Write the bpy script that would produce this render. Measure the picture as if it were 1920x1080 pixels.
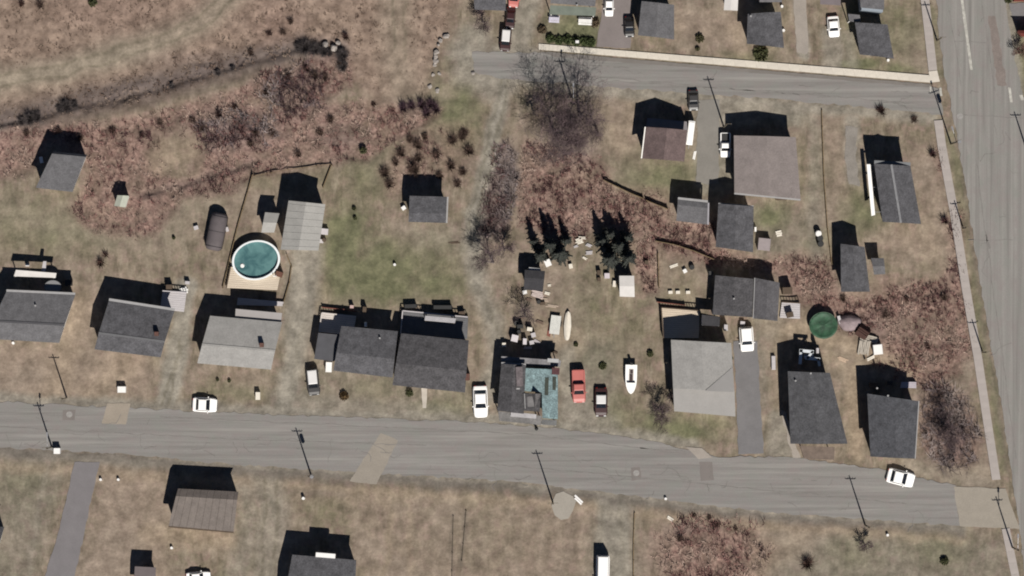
import bpy, bmesh, math, random
import numpy as np

for o in list(bpy.data.objects):
    bpy.data.objects.remove(o, do_unlink=True)

# ------------------------------------------------------------------ camera, sky, sun, exposure
SC = bpy.context.scene
COL = SC.collection
ALT = 600.0                      # aerial camera height in metres
PPM = 14.0                       # photograph pixels per metre on the ground
WIDTH = 1920 / PPM
cam = bpy.data.cameras.new("camera")
cam.sensor_width = 36.0
cam.lens = 36.0 * ALT / WIDTH
cam.clip_start = 1.0
cam.clip_end = 3000.0
cam_o = bpy.data.objects.new("camera", cam)
COL.objects.link(cam_o)
cam_o.location = (0, 0, ALT)
SC.camera = cam_o

SUN_EL, SUN_AZ = math.radians(49), math.radians(162)     # azimuth clockwise from north
w = bpy.data.worlds.new("World")
SC.world = w
w.use_nodes = True
wn = w.node_tree
wn.nodes.clear()
sky = wn.nodes.new("ShaderNodeTexSky")
sky.sky_type = 'NISHITA'
sky.sun_disc = False
sky.sun_elevation = SUN_EL
sky.sun_rotation = SUN_AZ
sky.air_density = 0.45
sky.dust_density = 0.0
bg = wn.nodes.new("ShaderNodeBackground")
bg.inputs["Strength"].default_value = 0.05
wo = wn.nodes.new("ShaderNodeOutputWorld")
wn.links.new(sky.outputs[0], bg.inputs[0])
wn.links.new(bg.outputs[0], wo.inputs[0])

sl = bpy.data.lights.new("sun", 'SUN')
sl.energy = 5.0
sl.angle = math.radians(0.5)
sl.color = (1.0, 0.95, 0.88)
sun = bpy.data.objects.new("sun", sl)
COL.objects.link(sun)
sun.rotation_euler = (math.pi / 2 - SUN_EL, 0, math.pi - SUN_AZ)
sun.location = (40, -120, 140)

SC.view_settings.view_transform = 'Standard'
SC.view_settings.look = 'None'
SC.view_settings.exposure = 0.42
SC.view_settings.gamma = 1.0
SC.cycles.pixel_filter_type = 'GAUSSIAN'
SC.cycles.filter_width = 2.2
SC.cycles.max_bounces = 4

random.seed(11)
RNG = np.random.default_rng(11)


# ------------------------------------------------------------------ helpers
def W(px, py, z=0.0):
    """photograph point -> point at height z of the flat town plan"""
    k = (ALT - z) / ALT
    return ((px - 960) / PPM * k, (540 - py) / PPM * k, z)


def tag(o, label=None, cat=None, group=None, kind=None):
    if label: o["label"] = label
    if cat: o["category"] = cat
    if group: o["group"] = group
    if kind: o["kind"] = kind
    return o


class MB:
    def __init__(s):
        s.v, s.f = [], []

    def add(s, vs, fs):
        b = len(s.v)
        s.v += [tuple(p) for p in vs]
        s.f += [tuple(i + b for i in f) for f in fs]
        return s

    def box(s, cx, cy, z0, z1, lx, ly, rot=0.0, taper=1.0):
        c, n = math.cos(rot), math.sin(rot)
        vs = []
        for z, t in ((z0, 1), (z1, taper)):
            for dx, dy in ((-1, -1), (1, -1), (1, 1), (-1, 1)):
                x, y = dx * lx / 2 * t, dy * ly / 2 * t
                vs.append((cx + x * c - y * n, cy + x * n + y * c, z))
        return s.add(vs, [(3, 2, 1, 0), (4, 5, 6, 7), (0, 1, 5, 4), (1, 2, 6, 5), (2, 3, 7, 6), (3, 0, 4, 7)])

    def prism(s, poly, z0, z1):
        n = len(poly)
        a = sum(poly[i][0] * poly[(i + 1) % n][1] - poly[(i + 1) % n][0] * poly[i][1] for i in range(n))
        if a < 0: poly = poly[::-1]
        z0s = z0 if isinstance(z0, (list, tuple)) else [z0] * n
        vs = [(p[0], p[1], z0s[i]) for i, p in enumerate(poly)] + [(p[0], p[1], z1) for p in poly]
        fs = [tuple(range(n - 1, -1, -1)), tuple(range(n, 2 * n))]
        fs += [(i, (i + 1) % n, n + (i + 1) % n, n + i) for i in range(n)]
        return s.add(vs, fs)

    def tube(s, p0, p1, r0, r1, n=6, cap=True):
        p0, p1 = np.array(p0, float), np.array(p1, float)
        d = p1 - p0
        L = np.linalg.norm(d)
        if L < 1e-6: return s
        d /= L
        u = np.cross(d, (0, 0, 1) if abs(d[2]) < .9 else (1, 0, 0))
        u /= np.linalg.norm(u)
        v = np.cross(d, u)
        vs = []
        for p, r in ((p0, r0), (p1, r1)):
            for k in range(n):
                a = 2 * math.pi * k / n
                vs.append(tuple(p + r * (u * math.cos(a) + v * math.sin(a))))
        fs = [(k, (k + 1) % n, n + (k + 1) % n, n + k) for k in range(n)]
        if cap: fs += [tuple(range(n - 1, -1, -1)), tuple(range(n, 2 * n))]
        return s.add(vs, fs)

    def loft(s, rings, cap=True):
        n = len(rings[0])
        vs = [p for r in rings for p in r]
        fs = []
        for i in range(len(rings) - 1):
            for k in range(n):
                fs.append((i * n + k, i * n + (k + 1) % n, (i + 1) * n + (k + 1) % n, (i + 1) * n + k))
        if cap:
            fs += [tuple(range(n - 1, -1, -1)), tuple((len(rings) - 1) * n + k for k in range(n))]
        return s.add(vs, fs)

    def mesh(s, name, mat=None, off=(0, 0, 0), smooth=False):
        me = bpy.data.meshes.new(name)
        me.from_pydata([(x - off[0], y - off[1], z - off[2]) for x, y, z in s.v], [], s.f)
        bm = bmesh.new(); bm.from_mesh(me)
        bmesh.ops.recalc_face_normals(bm, faces=bm.faces)
        bm.to_mesh(me); bm.free()
        if smooth:
            me.polygons.foreach_set("use_smooth", [True] * len(me.polygons))
        if mat: me.materials.append(mat)
        return me


def link(name, me, parent=None, loc=(0, 0, 0), rot=0.0):
    o = bpy.data.objects.new(name, me)
    COL.objects.link(o)
    o.location = loc
    o.rotation_euler = (0, 0, rot)
    if parent: o.parent = parent
    return o


def empty(name, loc, rot=0.0):
    o = bpy.data.objects.new(name, None)
    o.empty_display_size = 0.3
    COL.objects.link(o)
    o.location = loc
    o.rotation_euler = (0, 0, rot)
    return o


def part(name, mb, mat, root, smooth=False, sub=None):
    """mesh built in world coordinates, hung under the unrotated thing root (or its part sub)"""
    o = link(name, mb.mesh(name, mat, tuple(root.location), smooth), sub or root)
    return o


def lpart(name, mb, mat, root, loc=(0, 0, 0), rot=0, smooth=False):
    """mesh built in the root's own coordinates"""
    return link(name, mb.mesh(name, mat, (0, 0, 0), smooth), root, loc, rot)


def solo(name, mb, mat, label, cat, loc, group=None, smooth=False, kind=None):
    o = link(name, mb.mesh(name, mat, loc, smooth), None, loc)
    return tag(o, label, cat, group, kind)


# ------------------------------------------------------------------ materials
MATS = {}


def mat(name, col, rough=.85, var=.15, scale=1.2, bump=.0, stretch=None, metal=0., spec=.3, hue=None, rotz=0., fine=0.0, coords='Object'):
    if name in MATS: return MATS[name]
    m = bpy.data.materials.new(name)
    m.use_nodes = True
    nt = m.node_tree
    b = nt.nodes["Principled BSDF"]
    b.inputs["Roughness"].default_value = rough
    b.inputs["Metallic"].default_value = metal
    b.inputs["Specular IOR Level"].default_value = spec
    tc = nt.nodes.new("ShaderNodeTexCoord")
    mp = nt.nodes.new("ShaderNodeMapping")
    nt.links.new(tc.outputs[coords], mp.inputs[0])
    mp.inputs["Rotation"].default_value = (0, 0, rotz)
    if stretch: mp.inputs["Scale"].default_value = stretch
    nz = nt.nodes.new("ShaderNodeTexNoise")
    nz.inputs["Scale"].default_value = scale
    nz.inputs["Detail"].default_value = 6
    nz.inputs["Roughness"].default_value = .6
    nt.links.new(mp.outputs[0], nz.inputs["Vector"])
    rp = nt.nodes.new("ShaderNodeValToRGB")
    lo = [c * (1 - var) for c in col]
    hi = [c * (1 + var) for c in (hue or col)]
    rp.color_ramp.elements[0].position = .3
    rp.color_ramp.elements[1].position = .7
    rp.color_ramp.elements[0].color = (*lo, 1)
    rp.color_ramp.elements[1].color = (*hi, 1)
    nt.links.new(nz.outputs["Fac"], rp.inputs[0])
    out = rp.outputs[0]
    if fine:
        n2 = nt.nodes.new("ShaderNodeTexNoise")
        n2.inputs["Scale"].default_value = 5.0
        n2.inputs["Detail"].default_value = 4
        nt.links.new(tc.outputs[coords], n2.inputs["Vector"])
        mr = nt.nodes.new("ShaderNodeMapRange")
        mr.inputs["From Min"].default_value = .3
        mr.inputs["From Max"].default_value = .7
        mr.inputs["To Min"].default_value = 1 - fine
        mr.inputs["To Max"].default_value = 1 + fine
        nt.links.new(n2.outputs["Fac"], mr.inputs["Value"])
        mx = nt.nodes.new("ShaderNodeVectorMath"); mx.operation = 'SCALE'
        nt.links.new(out, mx.inputs[0]); nt.links.new(mr.outputs[0], mx.inputs["Scale"])
        out = mx.outputs[0]
    nt.links.new(out, b.inputs["Base Color"])
    if bump:
        bp = nt.nodes.new("ShaderNodeBump")
        bp.inputs["Strength"].default_value = bump
        bp.inputs["Distance"].default_value = .05
        nt.links.new(nz.outputs["Fac"], bp.inputs["Height"])
        nt.links.new(bp.outputs[0], b.inputs["Normal"])
    MATS[name] = m
    return m


def attr_mat(name, attr="tint", rough=.9):
    m = bpy.data.materials.new(name)
    m.use_nodes = True
    nt = m.node_tree
    b = nt.nodes["Principled BSDF"]
    b.inputs["Roughness"].default_value = rough
    b.inputs["Specular IOR Level"].default_value = .1
    a = nt.nodes.new("ShaderNodeAttribute"); a.attribute_name = attr
    tc = nt.nodes.new("ShaderNodeTexCoord")
    nz = nt.nodes.new("ShaderNodeTexNoise"); nz.inputs["Scale"].default_value = .35; nz.inputs["Detail"].default_value = 3
    nt.links.new(tc.outputs["Object"], nz.inputs["Vector"])
    mr = nt.nodes.new("ShaderNodeMapRange")
    mr.inputs["From Min"].default_value = .3; mr.inputs["From Max"].default_value = .7
    mr.inputs["To Min"].default_value = .75; mr.inputs["To Max"].default_value = 1.25
    nt.links.new(nz.outputs["Fac"], mr.inputs["Value"])
    mx = nt.nodes.new("ShaderNodeVectorMath"); mx.operation = 'SCALE'
    nt.links.new(a.outputs["Color"], mx.inputs[0]); nt.links.new(mr.outputs[0], mx.inputs["Scale"])
    nt.links.new(mx.outputs[0], b.inputs["Base Color"])
    return m


def road_mat(name, lo, hi, rot, stretch):
    """old asphalt: lengthwise wear bands, pinkish and greenish blotches, fine grain"""
    m = mat(name, [(a + b) / 2 for a, b in zip(lo, hi)], .92, .17, 1.0, .08, stretch=(*stretch, 1), rotz=math.radians(rot), fine=.06)
    nt = m.node_tree
    b = nt.nodes["Principled BSDF"]
    src = b.inputs["Base Color"].links[0].from_socket
    tc = nt.nodes.new("ShaderNodeTexCoord")
    cur = src
    for k, (col, sc, lo_, hi_, st) in enumerate((((.165, .14, .135), .6, .46, .66, .55), ((.15, .155, .138), .5, .48, .68, .55), ((.112, .105, .097), .8, .52, .68, .6), ((.215, .205, .19), .6, .52, .68, .7))):
        mp = nt.nodes.new("ShaderNodeMapping"); mp.inputs["Location"].default_value = (k * 31, k * 17, 0); mp.inputs["Rotation"].default_value = (0, 0, math.radians(rot))
        mp.inputs["Scale"].default_value = ((.8, 1.1, 1) if stretch[0] < 1 else (1.1, .7, 1)) if k < 2 else ((.07, 2.2, 1) if stretch[0] < 1 else (2.2, .05, 1))
        nt.links.new(tc.outputs["Object"], mp.inputs[0])
        n = nt.nodes.new("ShaderNodeTexNoise"); n.inputs["Scale"].default_value = sc; n.inputs["Detail"].default_value = 6; n.inputs["Roughness"].default_value = .62
        nt.links.new(mp.outputs[0], n.inputs["Vector"])
        r = nt.nodes.new("ShaderNodeMapRange"); r.inputs["From Min"].default_value = lo_; r.inputs["From Max"].default_value = hi_; r.inputs["To Max"].default_value = st
        nt.links.new(n.outputs["Fac"], r.inputs["Value"])
        x = nt.nodes.new("ShaderNodeMix"); x.data_type = 'RGBA'
        nt.links.new(r.outputs[0], x.inputs["Factor"]); nt.links.new(cur, x.inputs[6]); x.inputs[7].default_value = (*col, 1)
        cur = x.outputs[2]
    nt.links.new(cur, b.inputs["Base Color"])
    return m


ASPHALT = (.172, .163, .152)
M_ROAD = road_mat("worn_asphalt", (.148, .14, .133), (.175, .166, .156), 4.5, (.03, 1.6))
M_ROADN = road_mat("worn_asphalt_avenue", (.15, .144, .135), (.192, .182, .168), -8.5, (1.6, .022))
M_DRIVE = mat("driveway_asphalt", (.125, .12, .122), .9, .10, .5, .1, fine=.05)
M_GRAVEL = mat("driveway_gravel", (.165, .15, .13), .95, .14, .6, .2, fine=.10)
M_PATCH = mat("road_patch", (.215, .185, .15), .9, .08, .6, fine=.06)
M_DPATCH = mat("dark_patch", (.135, .12, .112), .9, .08, .6)
M_CONC = mat("pale_concrete", (.44, .405, .35), .9, .07, .7, fine=.04)
M_CONC2 = mat("dull_concrete", (.225, .20, .175), .9, .10, .6, fine=.06)
M_PAINT = mat("road_paint", (.30, .29, .26), .8, .3, 2)
R_SLATE = mat("slate_shingle", (.064, .063, .068), .92, .3, 1.1, .3, fine=.3)
R_DARK = mat("charcoal_shingle", (.052, .05, .053), .92, .32, 1.2, .3, fine=.34)
R_GREY = mat("grey_shingle", (.09, .088, .092), .92, .2, 1.0, .2, fine=.2)
R_LIGHT = mat("pale_grey_shingle", (.212, .206, .196), .9, .13, .8, .15, fine=.11)
R_TAUPE = mat("taupe_shingle", (.157, .135, .128), .9, .13, .8, .15, fine=.13)
R_MAROON = mat("maroon_shingle", (.10, .072, .069), .9, .22, 1.0, fine=.2)
R_BROWN = mat("brown_metal_roof", (.115, .097, .086), .7, .15, 1.0, fine=.12)
R_METAL = mat("pale_metal_roof", (.24, .233, .218), .55, .09, .8, fine=.06)
R_TEAL = mat("teal_metal_roof", (.125, .178, .185), .6, .42, 1.5, fine=.38)
R_WHITE = mat("white_roof", (.46, .44, .42), .7, .08, 1.0)
R_BLACK = mat("black_roof", (.03, .029, .032), .9, .2, 1.0, fine=.2)
RIDGE = mat("ridge_shingle", (.10, .10, .104), .9, .1, 2)
RIDGE_D = mat("ridge_shingle_dark", (.055, .054, .058), .9, .1, 2)
WALL_W = mat("white_siding", (.62, .60, .56), .8, .05, 1)
WALL_T = mat("tan_siding", (.42, .35, .26), .8, .08, 1)
WALL_B = mat("blue_grey_siding", (.2, .23, .26), .8, .08, 1)
WALL_R = mat("red_siding", (.2, .07, .05), .8, .08, 1)
TRIM = mat("white_trim", (.68, .66, .62), .7, .05, 2)
GUTTER = mat("pale_gutter", (.24, .235, .235), .6, .08, 2)
GLASS = mat("window_glass", (.03, .035, .04), .08, .05, 1, spec=.6)
CGLASS = mat("car_glass", (.008, .009, .011), .12, .05, 1, spec=.5)
TYRE = mat("tyre_rubber", (.015, .015, .015), .9, .1, 4)
RIMM = mat("wheel_rim", (.4, .4, .42), .35, .05, 4, metal=.8)
LAMP = mat("headlamp_glass", (.7, .7, .68), .2, .05, 4)
TAIL = mat("tail_lamp", (.3, .015, .01), .3, .05, 4)
BRICK = mat("chimney_brick", (.09, .045, .035), .9, .25, 4)
WOOD_G = mat("weathered_wood", (.16, .13, .10), .9, .2, 2, stretch=(1, 6, 1))
WOOD_P = mat("pale_deck_wood", (.44, .37, .29), .85, .10, 1.2, stretch=(1, 5, 1))
WOOD_W = mat("whitewashed_deck", (.36, .34, .345), .85, .10, 1.2, stretch=(1, 5, 1))
WIREM = mat('weathered_line', (.09, .075, .055), .9, .2, 2)
WOOD_D = mat("dark_wood", (.07, .05, .035), .9, .2, 2)
FENCEM = mat("brown_fence_wood", (.135, .098, .056), .9, .25, 2)
POLEM = mat("pole_wood", (.10, .082, .055), .9, .2, 3, stretch=(4, 4, .4))
STEEL = mat("grey_steel", (.22, .22, .23), .45, .08, 3, metal=.4)
BARK = mat("grey_bark", (.115, .095, .092), .95, .25, 3)
BARK2 = mat("pale_bark", (.17, .145, .135), .95, .25, 3)
TWIG = mat("twig_bark", (.088, .062, .064), .95, .3, .8)
TWIG_R = mat("reddish_twig", (.10, .05, .042), .95, .3, 1)
TWIG_T = mat("tan_twig", (.21, .16, .12), .95, .3, 1)
NEEDLE = mat("conifer_needles", (.018, .018, .019), .9, .35, 2, hue=(.032, .036, .029))
LEAF = mat("evergreen_leaves", (.03, .04, .016), .9, .4, 3, hue=(.05, .05, .02))
STONE = mat("field_stone", (.24, .215, .195), .9, .3, 2)
WHITEP = mat("white_plastic", (.62, .61, .59), .5, .04, 3)
CREAM = mat("cream_board", (.54, .50, .43), .8, .07, 2)
BLACKP = mat("black_plastic", (.02, .02, .02), .6, .1, 3)
PINKP = mat("lavender_paint", (.42, .40, .47), .6, .06, 2)
TARP_P = mat("mauve_tarp", (.19, .15, .155), .7, .2, 1.5, bump=.4)
TARP_G = mat("green_pool_cover", (.02, .058, .03), .6, .55, 1.3, bump=.6)
LINER = mat("pool_liner", (.08, .17, .18), .6, .1, 2)
POOLW = mat("pool_wall", (.5, .55, .56), .5, .05, 2)
REDW = mat("rust_red_boards", (.16, .06, .045), .9, .25, 1.5)

P_WHITE = mat("white_car_paint", (.74, .73, .71), .3, .03, 1, spec=.5)
P_BLACK = mat("black_car_paint", (.014, .013, .013), .3, .1, 1, spec=.5)
P_DGREY = mat("dark_grey_car_paint", (.04, .038, .038), .3, .1, 1, spec=.5)
P_MAROON = mat("maroon_car_paint", (.035, .014, .014), .3, .1, 1, spec=.5)
P_RED = mat("faded_red_car_paint", (.36, .11, .095), .4, .08, 1, spec=.4)
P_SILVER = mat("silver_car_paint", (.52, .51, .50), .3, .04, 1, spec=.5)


# ------------------------------------------------------------------ noise and masks on the plan
def vnoise(x, y, seed):
    xi, yi = np.floor(x).astype(np.int64), np.floor(y).astype(np.int64)
    fx, fy = x - xi, y - yi
    fx = fx * fx * (3 - 2 * fx); fy = fy * fy * (3 - 2 * fy)

    def h(a, b):
        n = (a * 374761393 + b * 668265263 + seed * 974711) & 0xffffffff
        n = ((n ^ (n >> 13)) * 1274126177) & 0xffffffff
        n = (n ^ (n >> 16)) & 0xffffffff
        return n / 4294967295.0
    a, b, c, d = h(xi, yi), h(xi + 1, yi), h(xi, yi + 1), h(xi + 1, yi + 1)
    return (a * (1 - fx) + b * fx) * (1 - fy) + (c * (1 - fx) + d * fx) * fy


def fbm(x, y, s, seed, oct=4):
    t, amp, tot = 0, 1, 0
    for k in range(oct):
        t = t + amp * vnoise(x / s, y / s, seed + k * 17)
        tot += amp; amp *= .5; s *= .5
    return t / tot


def sstep(d, soft):
    t = np.clip(.5 + d / (2 * soft), 0, 1)
    return t * t * (3 - 2 * t)


def poly_mask(X, Y, poly, soft):
    """soft inside mask of a polygon in photograph pixels"""
    P = np.array(poly, float)
    out = np.zeros_like(X)
    lo, hi = P.min(0) - soft * 1.2, P.max(0) + soft * 1.2
    sel = (X > lo[0]) & (X < hi[0]) & (Y > lo[1]) & (Y < hi[1])
    if not sel.any(): return out
    x, y = X[sel], Y[sel]
    d2 = np.full(x.shape, 1e18); ins = np.zeros(x.shape, bool)
    n = len(P)
    for i in range(n):
        a, b = P[i], P[(i + 1) % n]
        e = b - a
        t = np.clip(((x - a[0]) * e[0] + (y - a[1]) * e[1]) / (e @ e + 1e-9), 0, 1)
        d2 = np.minimum(d2, (x - a[0] - t * e[0]) ** 2 + (y - a[1] - t * e[1]) ** 2)
        c = ((a[1] > y) != (b[1] > y))
        xx = a[0] + (y - a[1]) * e[0] / (e[1] if abs(e[1]) > 1e-9 else 1e-9)
        ins ^= c & (x < xx)
    d = np.sqrt(d2) * np.where(ins, 1, -1)
    out[sel] = sstep(d, soft)
    return out


def line_mask(X, Y, pts, width, soft):
    P = np.array(pts, float)
    r = width / 2 + soft * 1.2
    out = np.zeros_like(X)
    sel = (X > P[:, 0].min() - r) & (X < P[:, 0].max() + r) & (Y > P[:, 1].min() - r) & (Y < P[:, 1].max() + r)
    if not sel.any(): return out
    x, y = X[sel], Y[sel]
    d2 = np.full(x.shape, 1e18)
    for i in range(len(P) - 1):
        a, b = P[i], P[i + 1]
        e = b - a
        t = np.clip(((x - a[0]) * e[0] + (y - a[1]) * e[1]) / (e @ e + 1e-9), 0, 1)
        d2 = np.minimum(d2, (x - a[0] - t * e[0]) ** 2 + (y - a[1] - t * e[1]) ** 2)
    out[sel] = sstep(width / 2 - np.sqrt(d2), soft)
    return out


def blob(X, Y, cx, cy, rx, ry, s=1.0):
    d = np.sqrt(((X - cx) / rx) ** 2 + ((Y - cy) / ry) ** 2)
    return s * np.clip(1.25 - d, 0, 1) ** .8


BRUSH_LEFT = [(-30, 300), (-30, 250), (60, 232), (210, 222), (330, 200), (430, 170), (500, 130), (585, 105), (650, 100), (668, 150),
              (600, 195), (700, 190), (800, 195), (830, 205), (800, 235), (730, 275), (690, 300), (625, 300), (540, 320), (480, 325),
              (430, 360), (340, 372), (320, 410), (285, 440), (215, 447), (160, 430), (128, 392), (155, 355), (165, 320), (95, 275),
              (60, 320), (0, 335)]
BRUSH_MID = [(985, 262), (1060, 285), (1120, 295), (1145, 345), (1200, 372), (1256, 398), (1266, 422), (1336, 426), (1340, 474), (1420, 480),
             (1500, 490), (1560, 500), (1575, 550), (1640, 560), (1680, 540), (1760, 520), (1800, 470), (1815, 560), (1830, 650), (1800, 700),
             (1740, 735), (1650, 700), (1600, 640), (1560, 590), (1500, 575), (1460, 525), (1420, 500), (1332, 498), (1300, 484), (1236, 464),
             (1232, 545), (1202, 550), (1196, 505), (1185, 430), (1120, 420), (1090, 450), (1010, 430), (975, 420), (972, 330)]
BRUSH_SOUTH = [(1236, 1000), (1262, 978), (1300, 968), (1350, 970), (1392, 985), (1425, 985), (1420, 1015), (1448, 1030), (1422, 1060), (1440, 1140), (1225, 1140), (1246, 1070), (1228, 1040)]
BRUSH_AVE = [(1735, 730), (1770, 720), (1810, 745), (1832, 800), (1840, 850), (1800, 890), (1760, 880), (1730, 840), (1725, 780)]
HEDGE = [(925, 268), (948, 262), (968, 285), (970, 340), (958, 400), (945, 450), (905, 455), (892, 440), (905, 380), (915, 310)]
FIELD = [(-60, -60), (860, -60), (845, 60), (815, 100), (800, 190), (700, 190), (640, 120), (560, 95), (420, 150), (250, 200), (60, 230), (-60, 250)]
SCRUB = [(740, 270), (790, 245), (850, 230), (890, 240), (885, 300), (860, 345), (800, 345), (730, 370), (710, 320)]


def masks(X, Y):
    wx = X + 16 * (fbm(X, Y, 40, 3) - .5) + 6 * (fbm(X, Y, 9, 5, 2) - .5)
    wy = Y + 16 * (fbm(X, Y, 40, 8) - .5) + 6 * (fbm(X, Y, 9, 9, 2) - .5)
    big = fbm(X, Y, 120, 21)
    m = {}
    brush = np.maximum.reduce([poly_mask(wx, wy, p, so) for p, so in ((BRUSH_LEFT, 14), (BRUSH_MID, 14), (BRUSH_SOUTH, 40), (BRUSH_AVE, 20))])
    brush = np.maximum(brush, .55 * poly_mask(wx, wy, SCRUB, 18))
    for a in ((1290, 440, 90, 46, 1.0), (1200, 410, 70, 60, 1.0), (1380, 490, 70, 14, .9), (1480, 500, 90, 28, .9), (1590, 580, 80, 45, .9), (1210, 470, 26, 70, .9), (1060, 410, 90, 40, .9), (1340, 480, 60, 20, .9), (1680, 560, 70, 40, .9), (1765, 300, 14, 50, .5), (1790, 440, 18, 60, .7), (1560, 610, 40, 30, .5), (1265, 1000, 20, 30, .6), (200, 20, 120, 40, .35), (520, 50, 60, 50, .5),
              (350, 30, 200, 60, .2)):
        brush = np.maximum(brush, blob(wx, wy, *a))
    # light gaps in the thicket
    for a in ((330, 280, 55, 45, .9), (345, 320, 35, 20, .6), (500, 190, 60, 16, .4), (1230, 440, 40, 20, .3), (1715, 620, 60, 35, .35), (1680, 470, 60, 40, .9)):
        brush = brush * (1 - blob(wx, wy, *a))
    m["brush"] = np.clip(brush, 0, 1)
    field = poly_mask(wx, wy, FIELD, 22)
    m["field"] = field
    g = np.zeros_like(X)
    for a in ((650, 470, 32, 110, 1.0), (700, 520, 90, 45, .85), (770, 500, 120, 60, .6), (700, 290, 60, 40, .5), (850, 215, 55, 60, .7), (1120, 540, 60, 90, .3),
              (1150, 640, 90, 70, .3), (1075, 58, 60, 45, 1.0), (1250, 320, 100, 50, .6), (1400, 110, 60, 15, .7), (1620, 120, 30, 12, 1.2), (1690, 128, 45, 12, .9), (1680, 60, 70, 60, .5),
              (1445, 405, 35, 30, 1.1), (1610, 390, 40, 50, .8), (1600, 60, 25, 70, .6), (60, 420, 120, 60, .55), (1230, 800, 90, 35, .75), (1160, 790, 40, 60, .5), (1905, 130, 30, 70, .9),
              (40, 900, 60, 40, .3), (860, 770, 50, 40, .4), (700, 730, 60, 25, .3), (1500, 330, 70, 70, .25), (1535, 450, 40, 40, .4), (1280, 560, 40, 50, .35),
              (1760, 1020, 70, 50, .45), (1600, 1040, 60, 40, .35), (590, 340, 60, 30, .3), (1030, 790, 30, 10, .4), (830, 180, 40, 60, .35), (500, 335, 60, 20, .35), (600, 270, 40, 20, .3),
              (1330, 790, 60, 25, .5), (1440, 60, 30, 60, .3), (1470, 220, 35, 20, .4), (1290, 120, 60, 15, .3), (900, 1000, 80, 60, .15), (610, 960, 60, 30, .3), (440, 735, 70, 20, .45)):
        g = np.maximum(g, blob(wx, wy, *a))
    for pts in ([(1745, 20), (1765, 140)], [(1783, 255), (1806, 430), (1838, 610), (1864, 760), (1882, 880)]):
        g = np.maximum(g, .6 * line_mask(wx, wy, pts, 18, 7) * (.3 + 1.2 * fbm(X, Y, 50, 97)))
    for a in ((640, 480, 40, 100, 1.3), (700, 540, 110, 40, 1.1), (800, 520, 90, 50, .9), (860, 220, 45, 70, .9), (690, 250, 50, 50, .7), (1110, 580, 40, 110, .35), (1160, 620, 70, 90, .3), (720, 500, 90, 60, 1.2), (660, 420, 40, 60, 1.0), (690, 330, 50, 60, .6), (800, 200, 40, 30, .5),
              (1260, 330, 110, 40, .8), (1080, 60, 50, 35, 1.2), (1445, 405, 30, 25, 1.3), (100, 430, 120, 50, .7), (1610, 120, 40, 10, 1.5), (1270, 810, 80, 25, 1.0), (1620, 400, 45, 40, .9), (830, 770, 60, 20, .7)):
        g = np.maximum(g, blob(wx, wy, *a))
    m["green"] = np.clip(g * (.5 + 1.1 * fbm(X, Y, 30, 31)), 0, 1)
    gr = np.zeros_like(X)
    L = [([(985, -20), (975, 50), (960, 100)], 55, 10, .8), ([(950, 140), (930, 230), (905, 330), (885, 430), (890, 460)], 30, 8, 1.0), ([(870, 100), (905, 130), (945, 150)], 60, 20, .9), ([(930, 95), (1000, 98)], 30, 12, .8),
         ([(888, 450), (900, 540), (926, 600), (932, 660), (915, 740)], 36, 14, .9), ([(350, 540), (335, 640), (312, 760)], 40, 8, 1.0), ([(560, 600), (545, 700), (530, 770)], 46, 14, 1.0),
         ([(575, 480), (565, 560), (555, 640)], 60, 14, .9), ([(-40, 747), (300, 762), (545, 774), (930, 789), (1140, 808), (1300, 838)], 22, 9, .9),
         ([(-40, 842), (450, 878), (960, 908), (1440, 966), (1800, 990)], 20, 9, .8), ([(1150, 945), (1150, 1120)], 64, 10, .8), ([(500, 890), (510, 960), (500, 1100)], 60, 18, .6),
         ([(1325, 200), (1330, 340)], 44, 8, .6), ([(1360, 250), (1360, 350)], 30, 10, .5), ([(1500, 210), (1525, 230), (1530, 480)], 26, 10, .45), ([(1597, 230), (1600, 330)], 28, 7, .8),
         ([(1498, -10), (1506, 100)], 24, 5, 1.0), ([(1560, 70), (1560, 122)], 40, 8, .7), ([(1590, 70), (1598, 118)], 26, 10, .5), ([(890, 75), (880, 130), (920, 150)], 70, 20, .8),
         ([(1075, 790), (1140, 800)], 40, 14, .6), ([(1068, 660), (1062, 790)], 30, 8, .5), ([(460, 930), (470, 1000), (440, 1100)], 40, 22, .5), ([(1700, 870), (1850, 905)], 30, 14, .4),
         ([(950, 150), (1180, 172), (1480, 198), (1750, 220)], 24, 9, .85), ([(1900, 25), (1940, 20)], 30, 6, 1.0), ([(1420, 600), (1430, 760)], 20, 12, .4),
         ([(1888, -10), (1900, 110), (1915, 190)], 22, 8, .8), ([(90, 870), (50, 1100)], 8, 6, .3)]
    for pts, wd, so, st in L:
        gr = np.maximum(gr, st * line_mask(wx, wy, pts, wd, so))
    for p, st in (([(1300, 182), (1520, 196), (1500, 236), (1440, 225), (1380, 240), (1330, 240)], .75), ([(1440, 775), (1470, 770), (1500, 860), (1436, 862)], .8), ([(1050, 660), (1070, 660), (1130, 800), (1050, 790)], .6),
                  ([(1430, 570), (1480, 600), (1450, 640), (1425, 640)], .4), ([(860, 95), (900, 90), (940, 150), (910, 175), (870, 150)], .9), ([(985, -40), (1020, -40), (990, 95), (945, 98)], .8), ([(500, 730), (900, 775), (900, 790), (500, 775)], .5),
                  ([(540, 470), (605, 470), (580, 600), (520, 760), (545, 600)], .6), ([(1090, 790), (1240, 830), (1140, 812)], .6)):
        gr = np.maximum(gr, st * poly_mask(wx, wy, p, 12))
    m["gravel"] = np.clip(gr, 0, 1)
    di = np.zeros_like(X)
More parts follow.
